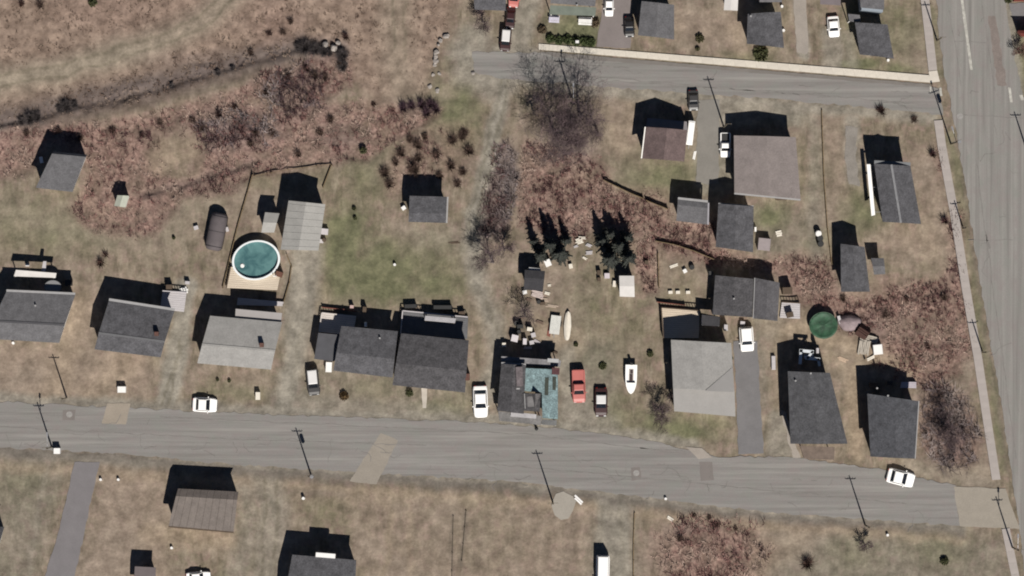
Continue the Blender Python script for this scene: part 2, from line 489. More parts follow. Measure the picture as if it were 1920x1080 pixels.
    for pts, wd, so, st in (([(150, 560), (120, 660), (100, 750)], 50, 25, .55), ([(1600, 690), (1605, 850)], 26, 10, .9), ([(1450, 610), (1580, 640), (1700, 700)], 36, 20, .9),
                            ([(1530, 650), (1600, 700)], 30, 12, .5), ([(1010, 610), (1075, 650)], 40, 20, .6), ([(1690, 868), (1850, 900)], 24, 10, .5), ([(230, 690), (120, 790)], 50, 25, .45),
                            ([(60, 320), (200, 400)], 20, 20, .2), ([(1190, 190), (1190, 240)], 40, 25, .3), ([(1380, 60), (1390, 100)], 30, 18, .5), ([(280, 1000), (420, 1010)], 40, 16, .6),
                            ([(1450, 955), (1800, 1000)], 18, 10, .4), ([(560, 930), (980, 940)], 20, 12, .3), ([(1300, 555), (1240, 500)], 60, 20, .2), ([(600, 540), (560, 690)], 40, 25, .35),
                            ([(1470, 640), (1462, 760)], 26, 12, .5), ([(1745, 480), (1720, 420)], 50, 30, .35), ([(300, 300), (360, 270)], 50, 20, .5)):
        di = np.maximum(di, st * line_mask(wx, wy, pts, wd, so))
    for pts, wd, so, st in (([(-40, 872), (450, 905), (700, 922), (960, 938), (1440, 992), (1800, 1012)], 14, 10, .6), ([(700, 930), (735, 960), (720, 1100)], 10, 6, .5), ([(770, 940), (765, 1100)], 8, 6, .4), ([(1190, 955), (1450, 985)], 12, 8, .5),
                            ([(905, 560), (925, 640), (915, 700)], 30, 14, .4), ([(575, 470), (565, 640)], 26, 14, .4), ([(1020, 290), (1100, 330)], 30, 25, .3), ([(1100, 200), (1160, 260)], 50, 30, .4), ([(1500, 1010), (1420, 1060)], 50, 25, .35)):
        di = np.maximum(di, st * line_mask(wx, wy, pts, wd, so))
    m["dirt"] = np.clip(di, 0, 1)
    dk = np.zeros_like(X)
    for pts, wd, so, st in (([(-40, 236), (55, 222), (120, 196), (200, 186), (300, 163), (390, 135), (480, 112), (570, 88), (640, 88)], 12, 10, .9), ([(-40, 222), (60, 205), (200, 172), (300, 150), (400, 125), (560, 85)], 36, 18, .75), ([(60, 240), (200, 205), (400, 155), (540, 115)], 30, 20, .4), ([(560, 85), (640, 92)], 20, 10, .8),
                            ([(270, 365), (330, 350), (420, 322), (475, 305)], 14, 10, .6), ([(-40, 840), (200, 852), (450, 884), (700, 895), (960, 912), (1440, 972), (1800, 996)], 8, 6, .75),
                            ([(930, 912), (1200, 935)], 14, 8, .4), ([(545, 900), (660, 905)], 12, 7, .5), ([(850, 965), (843, 1120)], 5, 4, .6), ([(874, 955), (866, 1060)], 5, 4, .6),
                            ([(0, 752), (300, 762), (560, 778), (900, 795)], 5, 5, .4), ([(1900, 100), (1890, 30)], 8, 6, .2), ([(1775, 330), (1765, 260)], 8, 8, .3), ([(1240, 955), (1800, 985)], 6, 5, .4),
                            ([(1795, 250), (1814, 400), (1843, 600), (1872, 750), (1894, 890)], 8, 6, .35)):
        dk = np.maximum(dk, st * line_mask(wx, wy, pts, wd, so))
    for a in ((60, 215, 60, 14, .6), (130, 200, 40, 12, .8), (1070, 200, 80, 60, .35), (985, 605, 22, 45, .6), (1000, 575, 30, 20, .3), (780, 205, 40, 12, .4)):
        dk = np.maximum(dk, blob(wx, wy, *a))
    dk = np.maximum(dk, .5 * line_mask(wx, wy, [(-40, 848), (200, 858), (450, 886), (700, 900), (960, 917), (1200, 944), (1440, 975), (1800, 999)], 18, 9) * (.4 + 1.2 * fbm(X, Y, 60, 91)))
    dk = np.maximum(dk, .6 * line_mask(wx, wy, [(160, 195), (300, 160), (420, 128), (560, 92)], 40, 14) * (.3 + 1.2 * fbm(X, Y, 20, 93)))
    for a in ((60, 228, 40, 12, .9), (125, 200, 26, 9, .9), (575, 88, 22, 14, .9), (638, 92, 16, 16, .7), (640, 122, 10, 12, .8), (590, 925, 60, 10, .35), (870, 915, 40, 12, .3)):
        dk = np.maximum(dk, blob(wx, wy, *a))
    m["dark"] = np.clip(dk, 0, 1)
    ol = np.zeros_like(X)
    ol = np.maximum(ol, .9 * line_mask(wx, wy, [(-40, 160), (100, 137), (220, 101), (320, 70), (390, 35), (440, -20)], 46, 24))
    ol = np.maximum(ol, .5 * line_mask(wx, wy, [(740, -10), (745, 100), (760, 180)], 60, 30))
    ol = np.maximum(ol, .5 * line_mask(wx, wy, [(0, 390), (300, 470), (380, 380)], 60, 40))
    m["olive"] = np.clip(ol, 0, 1)
    pu = .9 * poly_mask(wx, wy, HEDGE, 10)
    pu = np.maximum(pu, .85 * line_mask(wx, wy, [(-40, 236), (60, 216), (200, 182), (320, 152), (420, 124), (560, 92), (640, 92)], 34, 20) * (.5 + .9 * fbm(X, Y, 26, 111)))
    for a in ((440, 245, 90, 40, .75), (560, 150, 60, 35, .5), (1075, 260, 60, 60, .55), (555, 200, 60, 30, .4), (1590, 610, 30, 20, .8), (1640, 620, 30, 30, .4), (1780, 800, 45, 75, .6),
              (1300, 985, 60, 16, .5), (380, 110, 120, 18, .35), (640, 260, 60, 30, .45)):
        pu = np.maximum(pu, blob(wx, wy, *a))
    m["purple"] = np.clip(pu, 0, 1)
    tr = np.zeros_like(X)                                   # thin wheel ruts
    for pts in ([(-40, 170), (110, 145), (230, 106), (330, 76), (400, 40), (450, -20)], [(-40, 148), (95, 127), (215, 92), (312, 62), (380, 28), (425, -20)],
                [(942, 150), (922, 230), (897, 330), (878, 430)], [(956, 150), (938, 230), (912, 330), (892, 430)], [(735, -10), (738, 90)], [(758, -10), (764, 110)],
                [(318, 700), (303, 760)], [(340, 640), (322, 700), (318, 760)], [(498, 900), (488, 1100)], [(520, 900), (512, 1100)], [(915, 560), (935, 620)]):
        tr = np.maximum(tr, line_mask(wx, wy, pts, 3.5, 3.5))
    for pts, st in (([(895, 545), (925, 585), (938, 640), (930, 720)], .5), ([(880, 560), (910, 600), (922, 650), (915, 720)], .45), ([(700, 300), (672, 370), (650, 430), (636, 540)], .55), ([(720, 290), (692, 360), (672, 430)], .5), ([(640, 430), (625, 500), (615, 560)], .5),
                    ([(735, 935), (728, 1000), (722, 1100)], .5), ([(640, 940), (625, 1010)], .35), ([(950, 950), (945, 1090)], .3), ([(1010, 960), (1008, 1100)], .3), ([(810, 945), (800, 1100)], .35), ([(1060, 990), (1062, 1100)], .3), ([(1128, 950), (1126, 1100)], .5), ([(1166, 950), (1168, 1100)], .5),
                    ([(540, 600), (520, 680), (500, 760)], .5), ([(572, 600), (552, 690), (545, 765)], .5), ([(1580, 240), (1578, 300), (1592, 350)], .5), ([(1612, 240), (1608, 290), (1622, 360)], .4), ([(1500, 215), (1505, 330)], .35), ([(1525, 220), (1530, 380)], .35), ([(1452, 780), (1470, 860)], .4),
                    ([(1700, 940), (1780, 950)], .2), ([(1745, 1010), (1740, 1100)], .35), ([(230, 700), (180, 750)], .5), ([(300, 900), (260, 1000), (250, 1060)], .3), ([(810, 520), (870, 480), (890, 440)], .35), ([(760, 180), (830, 150), (880, 130)], .4), ([(700, 100), (720, 180)], .3)):
        tr = np.maximum(tr, st * line_mask(wx, wy, pts, 4, 4) * (.35 + 1.1 * fbm(X, Y, 25, 101)))
    m["rut"] = np.clip(tr, 0, 1)
    wa = np.zeros_like(X); cl = np.zeros_like(X)
    for p, st in (([(-40, 640), (170, 650), (290, 680), (280, 750), (-40, 742)], 1), ([(140, 550), (185, 560), (170, 660), (110, 650)], 1), ([(1130, 180), (1200, 190), (1200, 300), (1150, 300)], .8), ([(1535, 205), (1600, 220), (1590, 450), (1555, 470)], .8),
                  ([(1700, 270), (1760, 280), (1790, 470), (1680, 500), (1640, 440), (1730, 430)], .8), ([(190, 880), (310, 880), (320, 1100), (150, 1100)], .9), ([(1265, 10), (1400, 30), (1400, 100), (1265, 80)], 1), ([(640, 930), (1110, 945), (1110, 1100), (680, 1100)], .6),
                  ([(430, 330), (620, 310), (600, 370), (470, 440)], .4), ([(1200, 980), (1190, 1100), (1240, 1100)], .5), ([(1480, 960), (1600, 990), (1500, 1060), (1420, 1040)], .9)):
        wa = np.maximum(wa, st * poly_mask(wx, wy, p, 22))
    for p, st in (([(1040, 640), (1150, 640), (1160, 800), (1050, 800)], .7), ([(1450, 1000), (1880, 1010), (1900, 1100), (1440, 1100)], .6), ([(0, 860), (130, 870), (60, 1100), (-40, 1100)], .6), ([(1120, 940), (1190, 950), (1190, 1100), (1100, 1100)], .6),
                  ([(760, 420), (890, 420), (880, 480), (780, 470)], .5), ([(600, 640), (880, 740), (880, 780), (520, 770)], .4), ([(1400, 380), (1530, 400), (1540, 480), (1420, 480)], .4)):
        cl = np.maximum(cl, st * poly_mask(wx, wy, p, 22))
    m["warm"], m["cool"] = np.clip(wa, 0, 1), np.clip(cl, 0, 1)
    return m


# ------------------------------------------------------------------ ground
def make_ground():
    step = 4.0
    fx = np.arange(-80, 2000 + .1, step)
    fy = np.arange(-80, 1160 + .1, step)
    co = np.array([-15000, -9000, -5000, -2800, -1500, -800, -400, -200, -120.])
    xs = np.concatenate([co, fx, 1920 - co[::-1]])
    ys = np.concatenate([co, fy, 1080 - co[::-1]])
    X, Y = np.meshgrid(xs, ys)
    m = masks(X, Y)
    inside = (X > -100) & (X < 2020) & (Y > -100) & (Y < 1180)
    rough = np.clip(np.maximum(m["brush"] * 1.0, m["field"] * .75) + m["purple"] * .5 - m["olive"], .12, 1)
    rough = rough * (1 - np.clip(m["gravel"] * 1.3, 0, .9))
    z = -.02 - rough * (.34 * fbm(X, Y, 26, 41, 3) + .22 * vnoise(X / 9, Y / 9, 47))
    z = z - (.25 + .75 * fbm(X, Y, 30, 83)) * line_mask(X, Y + 5 * (fbm(X, Y, 40, 77) - .5), [(-60, 236), (55, 224), (120, 200), (200, 188), (300, 163), (390, 137), (480, 112), (570, 86)], 6, 11)
    z = z - .55 * line_mask(X, Y, [(270, 362), (330, 350), (420, 322), (475, 305)], 4, 10)
    z = z - .5 * line_mask(X, Y, [(560, 85), (650, 92)], 8, 12)
    z = np.where(inside, z, -.05)
    ny, nx = X.shape
    V = np.stack([(X - 960) / PPM, (540 - Y) / PPM, z], -1).reshape(-1, 3)
    idx = np.arange(nx * ny).reshape(ny, nx)
    F = np.stack([idx[1:, :-1], idx[1:, 1:], idx[:-1, 1:], idx[:-1, :-1]], -1).reshape(-1, 4)
    me = bpy.data.meshes.new("ground")
    me.vertices.add(len(V)); me.vertices.foreach_set("co", V.ravel())
    me.loops.add(F.size); me.loops.foreach_set("vertex_index", F.ravel())
    me.polygons.add(len(F))
    me.polygons.foreach_set("loop_start", np.arange(0, F.size, 4))
    me.polygons.foreach_set("loop_total", np.full(len(F), 4))
    me.polygons.foreach_set("use_smooth", np.ones(len(F), bool))
    me.update(calc_edges=True)
    for nm, ks in (("cover_a", ("brush", "green", "gravel", "dirt")), ("cover_b", ("dark", "olive", "purple", "field")), ("cover_c", ("rut", "warm", "cool", "rut"))):
        at = me.attributes.new(nm, 'FLOAT_COLOR', 'POINT')
        at.data.foreach_set("color", np.stack([m[k] for k in ks], -1).reshape(-1).astype(np.float32))
    o = link("ground", me)
    tag(o, kind="structure")
    g = bpy.data.materials.new("ground_cover"); g.use_nodes = True
    nt = g.node_tree
    b = nt.nodes["Principled BSDF"]; b.inputs["Roughness"].default_value = .97; b.inputs["Specular IOR Level"].default_value = .1
    tc = nt.nodes.new("ShaderNodeTexCoord")

    def noise(scale, detail=5, off=0.0, stretch=None, rot=0):
        mp = nt.nodes.new("ShaderNodeMapping"); mp.inputs["Location"].default_value = (off, off * .7, 0)
        if stretch: mp.inputs["Scale"].default_value = stretch
        mp.inputs["Rotation"].default_value = (0, 0, rot)
        nt.links.new(tc.outputs["Object"], mp.inputs[0])
        n = nt.nodes.new("ShaderNodeTexNoise"); n.inputs["Scale"].default_value = scale; n.inputs["Detail"].default_value = detail
        n.inputs["Roughness"].default_value = .62
        nt.links.new(mp.outputs[0], n.inputs["Vector"])
        return n.outputs["Fac"]

    def rng(v, a, c, lo=.3, hi=.7):
        r = nt.nodes.new("ShaderNodeMapRange")
        r.inputs["From Min"].default_value = lo; r.inputs["From Max"].default_value = hi
        r.inputs["To Min"].default_value = a; r.inputs["To Max"].default_value = c
        nt.links.new(v, r.inputs["Value"]); return r.outputs[0]

    def mul(a, c):
        q = nt.nodes.new("ShaderNodeMath"); q.operation = 'MULTIPLY'; q.use_clamp = True
        nt.links.new(a, q.inputs[0])
        if isinstance(c, float): q.inputs[1].default_value = c
        else: nt.links.new(c, q.inputs[1])
        return q.outputs[0]

    def mix(f, a, c):
        x = nt.nodes.new("ShaderNodeMix"); x.data_type = 'RGBA'
        nt.links.new(f, x.inputs["Factor"])
        for v, s in ((a, 6), (c, 7)):
            if isinstance(v, tuple): x.inputs[s].default_value = (*v, 1)
            else: nt.links.new(v, x.inputs[s])
        return x.outputs[2]

    def attr(nm):
        a = nt.nodes.new("ShaderNodeAttribute"); a.attribute_name = nm
        s = nt.nodes.new("ShaderNodeSeparateColor"); nt.links.new(a.outputs["Color"], s.inputs[0])
        return s.outputs[0], s.outputs[1], s.outputs[2], a.outputs["Alpha"]
    br, gn, gv, dt = attr("cover_a")
    dk, ol, pu, fd = attr("cover_b")
    rt, wm, cl, _ = attr("cover_c")
    nbig, nmed, nfin = noise(.09, 4), noise(.55, 5, 13), noise(2.6, 4, 31)
    c = mix(rng(nbig, 0, 1, .38, .62), (.143, .116, .086), (.178, .143, .107))
    c = mix(rng(noise(.3, 5, 77), 0, .55, .5, .7), c, (.122, .104, .074))
    c = mix(mul(rng(noise(.22, 4, 51), 0, 1, .42, .7), rng(fd, 1, 0, 0, 1)), c, (.14, .122, .085))
    c = mix(mul(rng(noise(.7, 4, 91), 0, 1, .46, .62), .8), c, (.185, .134, .112))
    c = mix(mul(rng(noise(.55, 5, 131, (1.6, .5, 1), .25), 0, 1, .47, .62), .8), c, (.095, .08, .056))
    c = mix(mul(rng(noise(.5, 5, 171, (1.6, .5, 1), .25), 0, 1, .5, .66), .7), c, (.228, .19, .147))
    c = mix(mul(wm, .75), c, mix(rng(nmed, 0, 1), (.178, .137, .108), (.228, .18, .143)))
    c = mix(mul(rng(noise(.13, 4, 211), 0, 1, .5, .62), .6), c, mix(rng(nmed, 0, 1), (.172, .136, .107), (.215, .176, .142)))
    c = mix(mul(cl, .7), c, mix(rng(nmed, 0, 1), (.125, .117, .095), (.165, .155, .128)))
    c = mix(fd, c, mix(rng(nmed, 0, 1, .35, .65), (.16, .116, .091), (.212, .16, .126)))
    c = mix(mul(gn, .9), c, mix(rng(nmed, 0, 1), (.084, .09, .05), (.126, .124, .072)))
    c = mix(ol, c, mix(rng(nmed, 0, 1), (.178, .152, .116), (.215, .183, .142)))
    c = mix(mul(br, rng(nmed, .45, 1.0)), c, mix(rng(nfin, 0, 1, .35, .65), (.118, .07, .061), (.222, .15, .125)))
    c = mix(mul(pu, .8), c, mix(rng(nmed, 0, 1), (.075, .055, .056), (.15, .118, .112)))
    c = mix(dt, c, mix(rng(nmed, 0, 1), (.2, .155, .112), (.265, .212, .155)))
    c = mix(gv, c, mix(rng(nmed, 0, 1), (.152, .138, .115), (.222, .202, .168)))
    c = mix(mul(dk, rng(nmed, .6, 1.0)), c, (.062, .053, .05))
    c = mix(mul(rt, .65), c, (.1, .088, .062))
    sc = nt.nodes.new("ShaderNodeVectorMath"); sc.operation = 'SCALE'
    nt.links.new(c, sc.inputs[0])
    q = nt.nodes.new("ShaderNodeMath"); q.operation = 'MULTIPLY'
    nt.links.new(rng(nmed, .70, 1.24), q.inputs[0]); nt.links.new(rng(nfin, .88, 1.12), q.inputs[1])
    nt.links.new(q.outputs[0], sc.inputs["Scale"])
    nt.links.new(sc.outputs[0], b.inputs["Base Color"])
    bp = nt.nodes.new("ShaderNodeBump"); bp.inputs["Strength"].default_value = .55; bp.inputs["Distance"].default_value = .12
    nt.links.new(nfin, bp.inputs["Height"]); nt.links.new(bp.outputs[0], b.inputs["Normal"])
    me.materials.append(g)


make_ground()


# ------------------------------------------------------------------ roads, drives, pavements
def densify(pts, step=18, jit=0.0, seed=1):
    r = random.Random(seed)
    out = []
    n = len(pts)
    for i in range(n):
        a, b = pts[i], pts[(i + 1) % n]
        L = math.hypot(b[0] - a[0], b[1] - a[1])
        k = max(1, int(L / step))
        for j in range(k):
            t = j / k
            q = 0 if j == 0 else jit
            out.append((a[0] + (b[0] - a[0]) * t + r.uniform(-q, q), a[1] + (b[1] - a[1]) * t + r.uniform(-q, q)))
    return out


def sheet(name, pts, z, m, jit=1.2, seed=1, thick=.25, label=None):
    P = densify(pts, 9, jit * 1.3, seed)
    mb = MB().prism([W(x, y)[:2] for x, y in P], z - thick, z)
    o = link(name, mb.mesh(name, m))
    return tag(o, label, kind="structure")


sheet("road", [(-80, 750), (90, 757), (300, 768), (540, 779), (760, 786), (930, 793), (1140, 814), (1230, 828), (1300, 846), (1340, 856), (1480, 857), (1640, 878), (1792, 910),
               (1800, 986), (1440, 961), (1200, 931), (960, 903), (700, 888), (450, 872), (200, 849), (-80, 835)], .012, M_ROAD, 1.8, 3)
sheet("road", [(885, 97), (1010, 99), (1200, 114), (1500, 141), (1700, 158), (1762, 166), (1768, 216), (1700, 208), (1500, 190), (1350, 178), (1160, 165), (1000, 152), (940, 148), (890, 135)],
      .012, M_ROAD, 1.8, 4)
sheet("road", [(1752, -80), (1760, 60), (1773, 150), (1792, 240), (1811, 350), (1836, 520), (1871, 720), (1898, 890), (1922, 1080), (1938, 1180), (2300, 1180), (2300, -80), (1874, -80),
               (1888, 40), (1905, 130), (1918, 190), (1960, 200), (2300, 215), (2300, 216), (2000, 214)][:11] +
      [(2100, 1180), (2000, 260), (1990, 190), (1918, 182), (1905, 120), (1889, 30), (1876, -80)], .016, M_ROADN, 1.5, 5)
sheet("driveway", [(140, 866), (187, 866), (172, 930), (158, 1000), (138, 1090), (60, 1170), (55, 1100), (84, 1080), (112, 990)], .008, mat("blue_grey_asphalt", (.132, .123, .126), .9, .08, .5, fine=.05), 1, 6)
sheet("driveway", [(1375, 640), (1420, 640), (1424, 720), (1432, 850), (1384, 852), (1382, 760)], .008, M_DRIVE, 1, 7)
sheet("driveway", [(1138, -80), (1180, -80), (1184, 30), (1182, 90), (1118, 88), (1128, 30)], .008, mat("pinkish_asphalt", (.15, .13, .125), .9, .1, .5, fine=.05), 1, 8)
sheet("driveway", [(1308, 186), (1350, 188), (1348, 345), (1306, 345)], .008, mat("drive_grey", (.155, .145, .13), .9, .1, .5, fine=.06), 1.5, 9)
sheet("driveway", [(1585, 236), (1608, 240), (1604, 290), (1612, 350), (1592, 345), (1584, 290)], .006, mat("worn_strip", (.17, .155, .138), .95, .16, .8, fine=.1), 2, 10)
sheet("driveway", [(1482, -80), (1508, -80), (1516, 96), (1512, 102), (1494, 98)], .006, M_CONC2, .6, 11)
sheet("driveway", [(1463, 768), (1474, 772), (1502, 858), (1487, 860)], .005, M_CONC2, 2, 12)
sheet("side_street", [(1892, 6), (1990, 4), (1990, 30), (1898, 30)], .010, M_DRIVE, .8, 13)
sheet("road_patch", [(201, 756), (245, 756), (236, 796), (190, 794)], .016, M_PATCH, .5, 14)
sheet("road_patch", [(714, 812), (746, 826), (706, 908), (655, 902)], .016, mat("tan_patch", (.20, .178, .15), .9, .08, .6, fine=.06), .8, 15)
sheet("road_patch", [(1788, 912), (1885, 916), (1912, 992), (1800, 987)], .020, mat("pale_apron", (.215, .192, .16), .9, .08, .6, fine=.06), .8, 16)
sheet("road_patch", [(1311, 866), (1335, 866), (1339, 900), (1314, 902)], .016, M_DPATCH, .5, 17)
sheet("road_patch", [(1183, 877), (1200, 876), (1203, 898), (1184, 902)], .016, M_DPATCH, .5, 18)
sheet("road_patch", [(118, 769), (142, 768), (140, 788), (117, 788)], .016, M_DPATCH, .5, 19)
sheet("concrete_pad", [(1042, 926), (1056, 921), (1074, 930), (1080, 940), (1074, 958), (1066, 972), (1052, 975), (1040, 966), (1034, 948)], .03, mat("grey_pad", (.235, .215, .185), .9, .06, .7, fine=.05), .8, 20)
sheet("concrete_pad", [(1286, 838), (1316, 840), (1336, 858), (1310, 861)], .05, M_CONC2, .4, 21)
sheet("road_patch", [(1853, 30), (1866, 30), (1888, 160), (1870, 160)], .020, mat("brown_stain", (.145, .122, .11), .9, .15, 1.0, fine=.1), 1.5, 41)
sheet("gutter_strip", [(1012, 96), (1745, 158), (1744, 164), (1300, 127), (1040, 107)], .016, mat("gutter_dark", (.13, .118, .108), .9, .12, .6), .5, 22)

sheet("centre_line", [(1793, -60), (1798, -60), (1824, 131), (1819, 131)], .024, M_PAINT, .3, 23)
for a in ([(1743, 162), (1746, 162), (1747, 174), (1744, 174)], [(1761, 164), (1765, 164), (1767, 180), (1763, 180)], [(1890, 164), (1895, 164), (1899, 192), (1894, 192)],
          [(1911, 178), (1917, 178), (1921, 188), (1914, 188)]):
    sheet("road_marking", a, .026, M_PAINT, .1, 24)
# hairline cracks and tar seams in the asphalt
for k, (pts, wd) in enumerate((([(300, 781), (700, 800), (1000, 815), (1290, 852)], 1.6), ([(0, 800), (400, 822), (800, 835)], 1.4), ([(900, 868), (1300, 905), (1700, 945)], 1.8),
                               ([(960, 130), (1300, 160), (1740, 196)], 1.6), ([(1100, 148), (1500, 178)], 1.4), ([(1800, 215), (1918, 222)], 1.3), ([(1815, 450), (1900, 450)], 1.2),
                               ([(1830, 300), (1870, 600), (1905, 860)], 1.6), ([(1780, 20), (1802, 160)], 1.3), ([(1842, 10), (1866, 170)], 1.6), ([(1790, 78), (1850, 80)], 1.2),
                               ([(1848, 440), (1856, 466)], 4), ([(1040, 118), (1180, 128)], 3), ([(1200, 840), (1330, 851)], 2))):
    P = densify(pts + pts[::-1][1:-1], 14, 2.2, 60 + k) if len(pts) > 2 else densify(pts, 14, 2.2, 60 + k)
    P = densify([pts[0], pts[-1]], 14, 1.6, 60 + k)[:max(2, int(math.dist(pts[0], pts[-1]) / 14))] + [pts[-1]] if len(pts) == 2 else sum(
        [densify([pts[i], pts[i + 1]], 14, 1.6, 60 + k + i)[:max(1, int(math.dist(pts[i], pts[i + 1]) / 14))] for i in range(len(pts) - 1)], []) + [pts[-1]]
    ups, dns = [], []
    for i, p in enumerate(P):
        q = P[min(i + 1, len(P) - 1)]; r = P[max(i - 1, 0)]
        dx, dy = q[0] - r[0], q[1] - r[1]
        L = math.hypot(dx, dy) or 1
        hw = wd / 2 * random.uniform(.6, 1.2)
        ups.append((p[0] - dy / L * hw, p[1] + dx / L * hw)); dns.append((p[0] + dy / L * hw, p[1] - dx / L * hw))
    poly = ups + dns[::-1]
    mb = MB()
    n = len(P)
    mb.add([W(*p, .0225) for p in ups] + [W(*p, .0225) for p in dns], [(i, i + 1, n + i + 1, n + i) for i in range(n - 1)])
    tag(link("tar_seam", mb.mesh("tar_seam", mat("tar", (.142, .133, .124), .9, .2, 1))), kind="structure")
crk = random.Random(77)
cb = MB()
for _ in range(110):
    if crk.random() < .6:
        x0 = crk.uniform(0, 1780); y0 = 757 + (x0 / 1790) * 150 + crk.uniform(4, 75); ang = math.radians(4.6) + (crk.gauss(0, .12) if crk.random() < .6 else crk.gauss(1.5, .25))
    elif crk.random() < .5:
        y0 = crk.uniform(10, 1000); x0 = 1765 + y0 * .145 + crk.uniform(14, 100); ang = math.radians(81) + (crk.gauss(0, .1) if crk.random() < .5 else 1.5 + crk.gauss(0, .2))
    else:
        x0 = crk.uniform(960, 1740); y0 = 112 + (x0 - 960) * .078 + crk.uniform(0, 34); ang = math.radians(4.6) + crk.gauss(0, .15)
    L = crk.uniform(14, 60); n = 6; pts = []
    if abs(ang) > .6 and crk.random() < .5: L *= .5
    for i in range(n):
        pts.append((x0 + math.cos(ang) * L * i / n, y0 + math.sin(ang) * L * i / n)); ang += crk.gauss(0, .18)
    if any(p[0] > 1790 and 0 for p in pts): continue
    hw = crk.uniform(.3, .6)
    for i in range(n - 1):
        p, q = pts[i], pts[i + 1]
        dx, dy = q[0] - p[0], q[1] - p[1]; D = math.hypot(dx, dy) or 1
        ox, oy = -dy / D * hw, dx / D * hw
        cb.add([W(p[0] + ox, p[1] + oy, .0228 + _ * 1e-6), W(q[0] + ox, q[1] + oy, .0228 + _ * 1e-6), W(q[0] - ox, q[1] - oy, .0228 + _ * 1e-6), W(p[0] - ox, p[1] - oy, .0228 + _ * 1e-6)], [(0, 1, 2, 3)])
tag(link("road_cracks", cb.mesh("road_cracks", mat("crack_dark", (.134, .125, .116), .9, .3, 1))), kind="structure")
for px, py in ((130, 777), (1193, 887), (1800, 218)):
    x, y, _ = W(px, py)
    mb = MB().tube((x, y, -.1), (x, y, .03), .42, .42, 16)
    r = tag(link("manhole_cover", mb.mesh("manhole_cover", mat("iron", (.2, .19, .18), .6, .2, 3), (x, y, 0)), None, (x, y, 0)), 
            {130: "round manhole cover in the dark patch at the west end of the road", 1193: "round manhole cover in the dark patch mid road south of the pale house", 1800: "round manhole cover in the avenue at the side street corner"}[px], "manhole cover", "manhole covers in the roads")


def pavement(name, line_a, line_b, n, z, m):
    """slabs between two parallel edge lines, one object per slab under a base strip"""
    (a0, a1), (b0, b1) = line_a, line_b
    lerp = lambda p, q, t: (p[0] + (q[0] - p[0]) * t, p[1] + (q[1] - p[1]) * t)
    base = MB().prism([W(*p)[:2] for p in (a0, a1, b1, b0)], -.2, z - .02)
    o = tag(link(name, base.mesh(name, mat("kerb_concrete", (.38, .35, .305), .9, .08, 1))), kind="structure")
    mats = [m, mat(m.name + "_worn", (.425, .39, .338) if m is M_CONC else (.258, .232, .216), .9, .08, .7)]
    for i in range(n):
        t0, t1 = i / n + .0004, (i + 1) / n - .0004
        q = [lerp(a0, a1, t0), lerp(a0, a1, t1), lerp(b0, b1, t1), lerp(b0, b1, t0)]
        mb = MB().prism([W(*p)[:2] for p in q], z - .019, z + random.uniform(-.004, .004))
        c = W(*lerp(lerp(a0, b0, .5), lerp(a1, b1, .5), (t0 + t1) / 2))
        link("slab", mb.mesh("slab", mats[0 if random.random() < .75 else 1], c), o, c)
    return o


pavement("pavement", ((1010, 82), (1742, 141)), ((1010, 93), (1746, 155)), 36, .12, M_CONC)
M_CONCP = mat("pinkish_concrete", (.27, .242, .225), .9, .08, .6)
pavement("pavement", ((1723, -30), (1741, 133)), ((1739, -30), (1757, 131)), 10, .11, M_CONCP)
pavement("pavement", ((1741, 134), (1745, 155)), ((1757, 132), (1762, 153)), 1, .115, M_CONC)
sv = [(1751, 226), (1758, 275), (1782, 405), (1803, 540), (1826, 675), (1846, 810), (1860, 900)]
for i in range(len(sv) - 1):
    a, b = sv[i], sv[i + 1]
    pavement("pavement", (a, b), ((a[0] + 16, a[1] - 1), (b[0] + 16, b[1] - 1)), max(3, int(math.dist(a, b) / 20)), .11, M_CONCP)
pavement("pavement", ((1878, 992), (1904, 1120)), ((1893, 990), (1919, 1118)), 6, .11, M_CONCP)
sheet("footpath", [(790, 727), (801, 727), (799, 765), (792, 765)], .02, mat("path_slab", (.33, .30, .26), .9, .1, 1), .6, 33)


# ------------------------------------------------------------------ houses
def lerp2(a, b, t): return tuple(a[i] + (b[i] - a[i]) * t for i in range(len(a)))


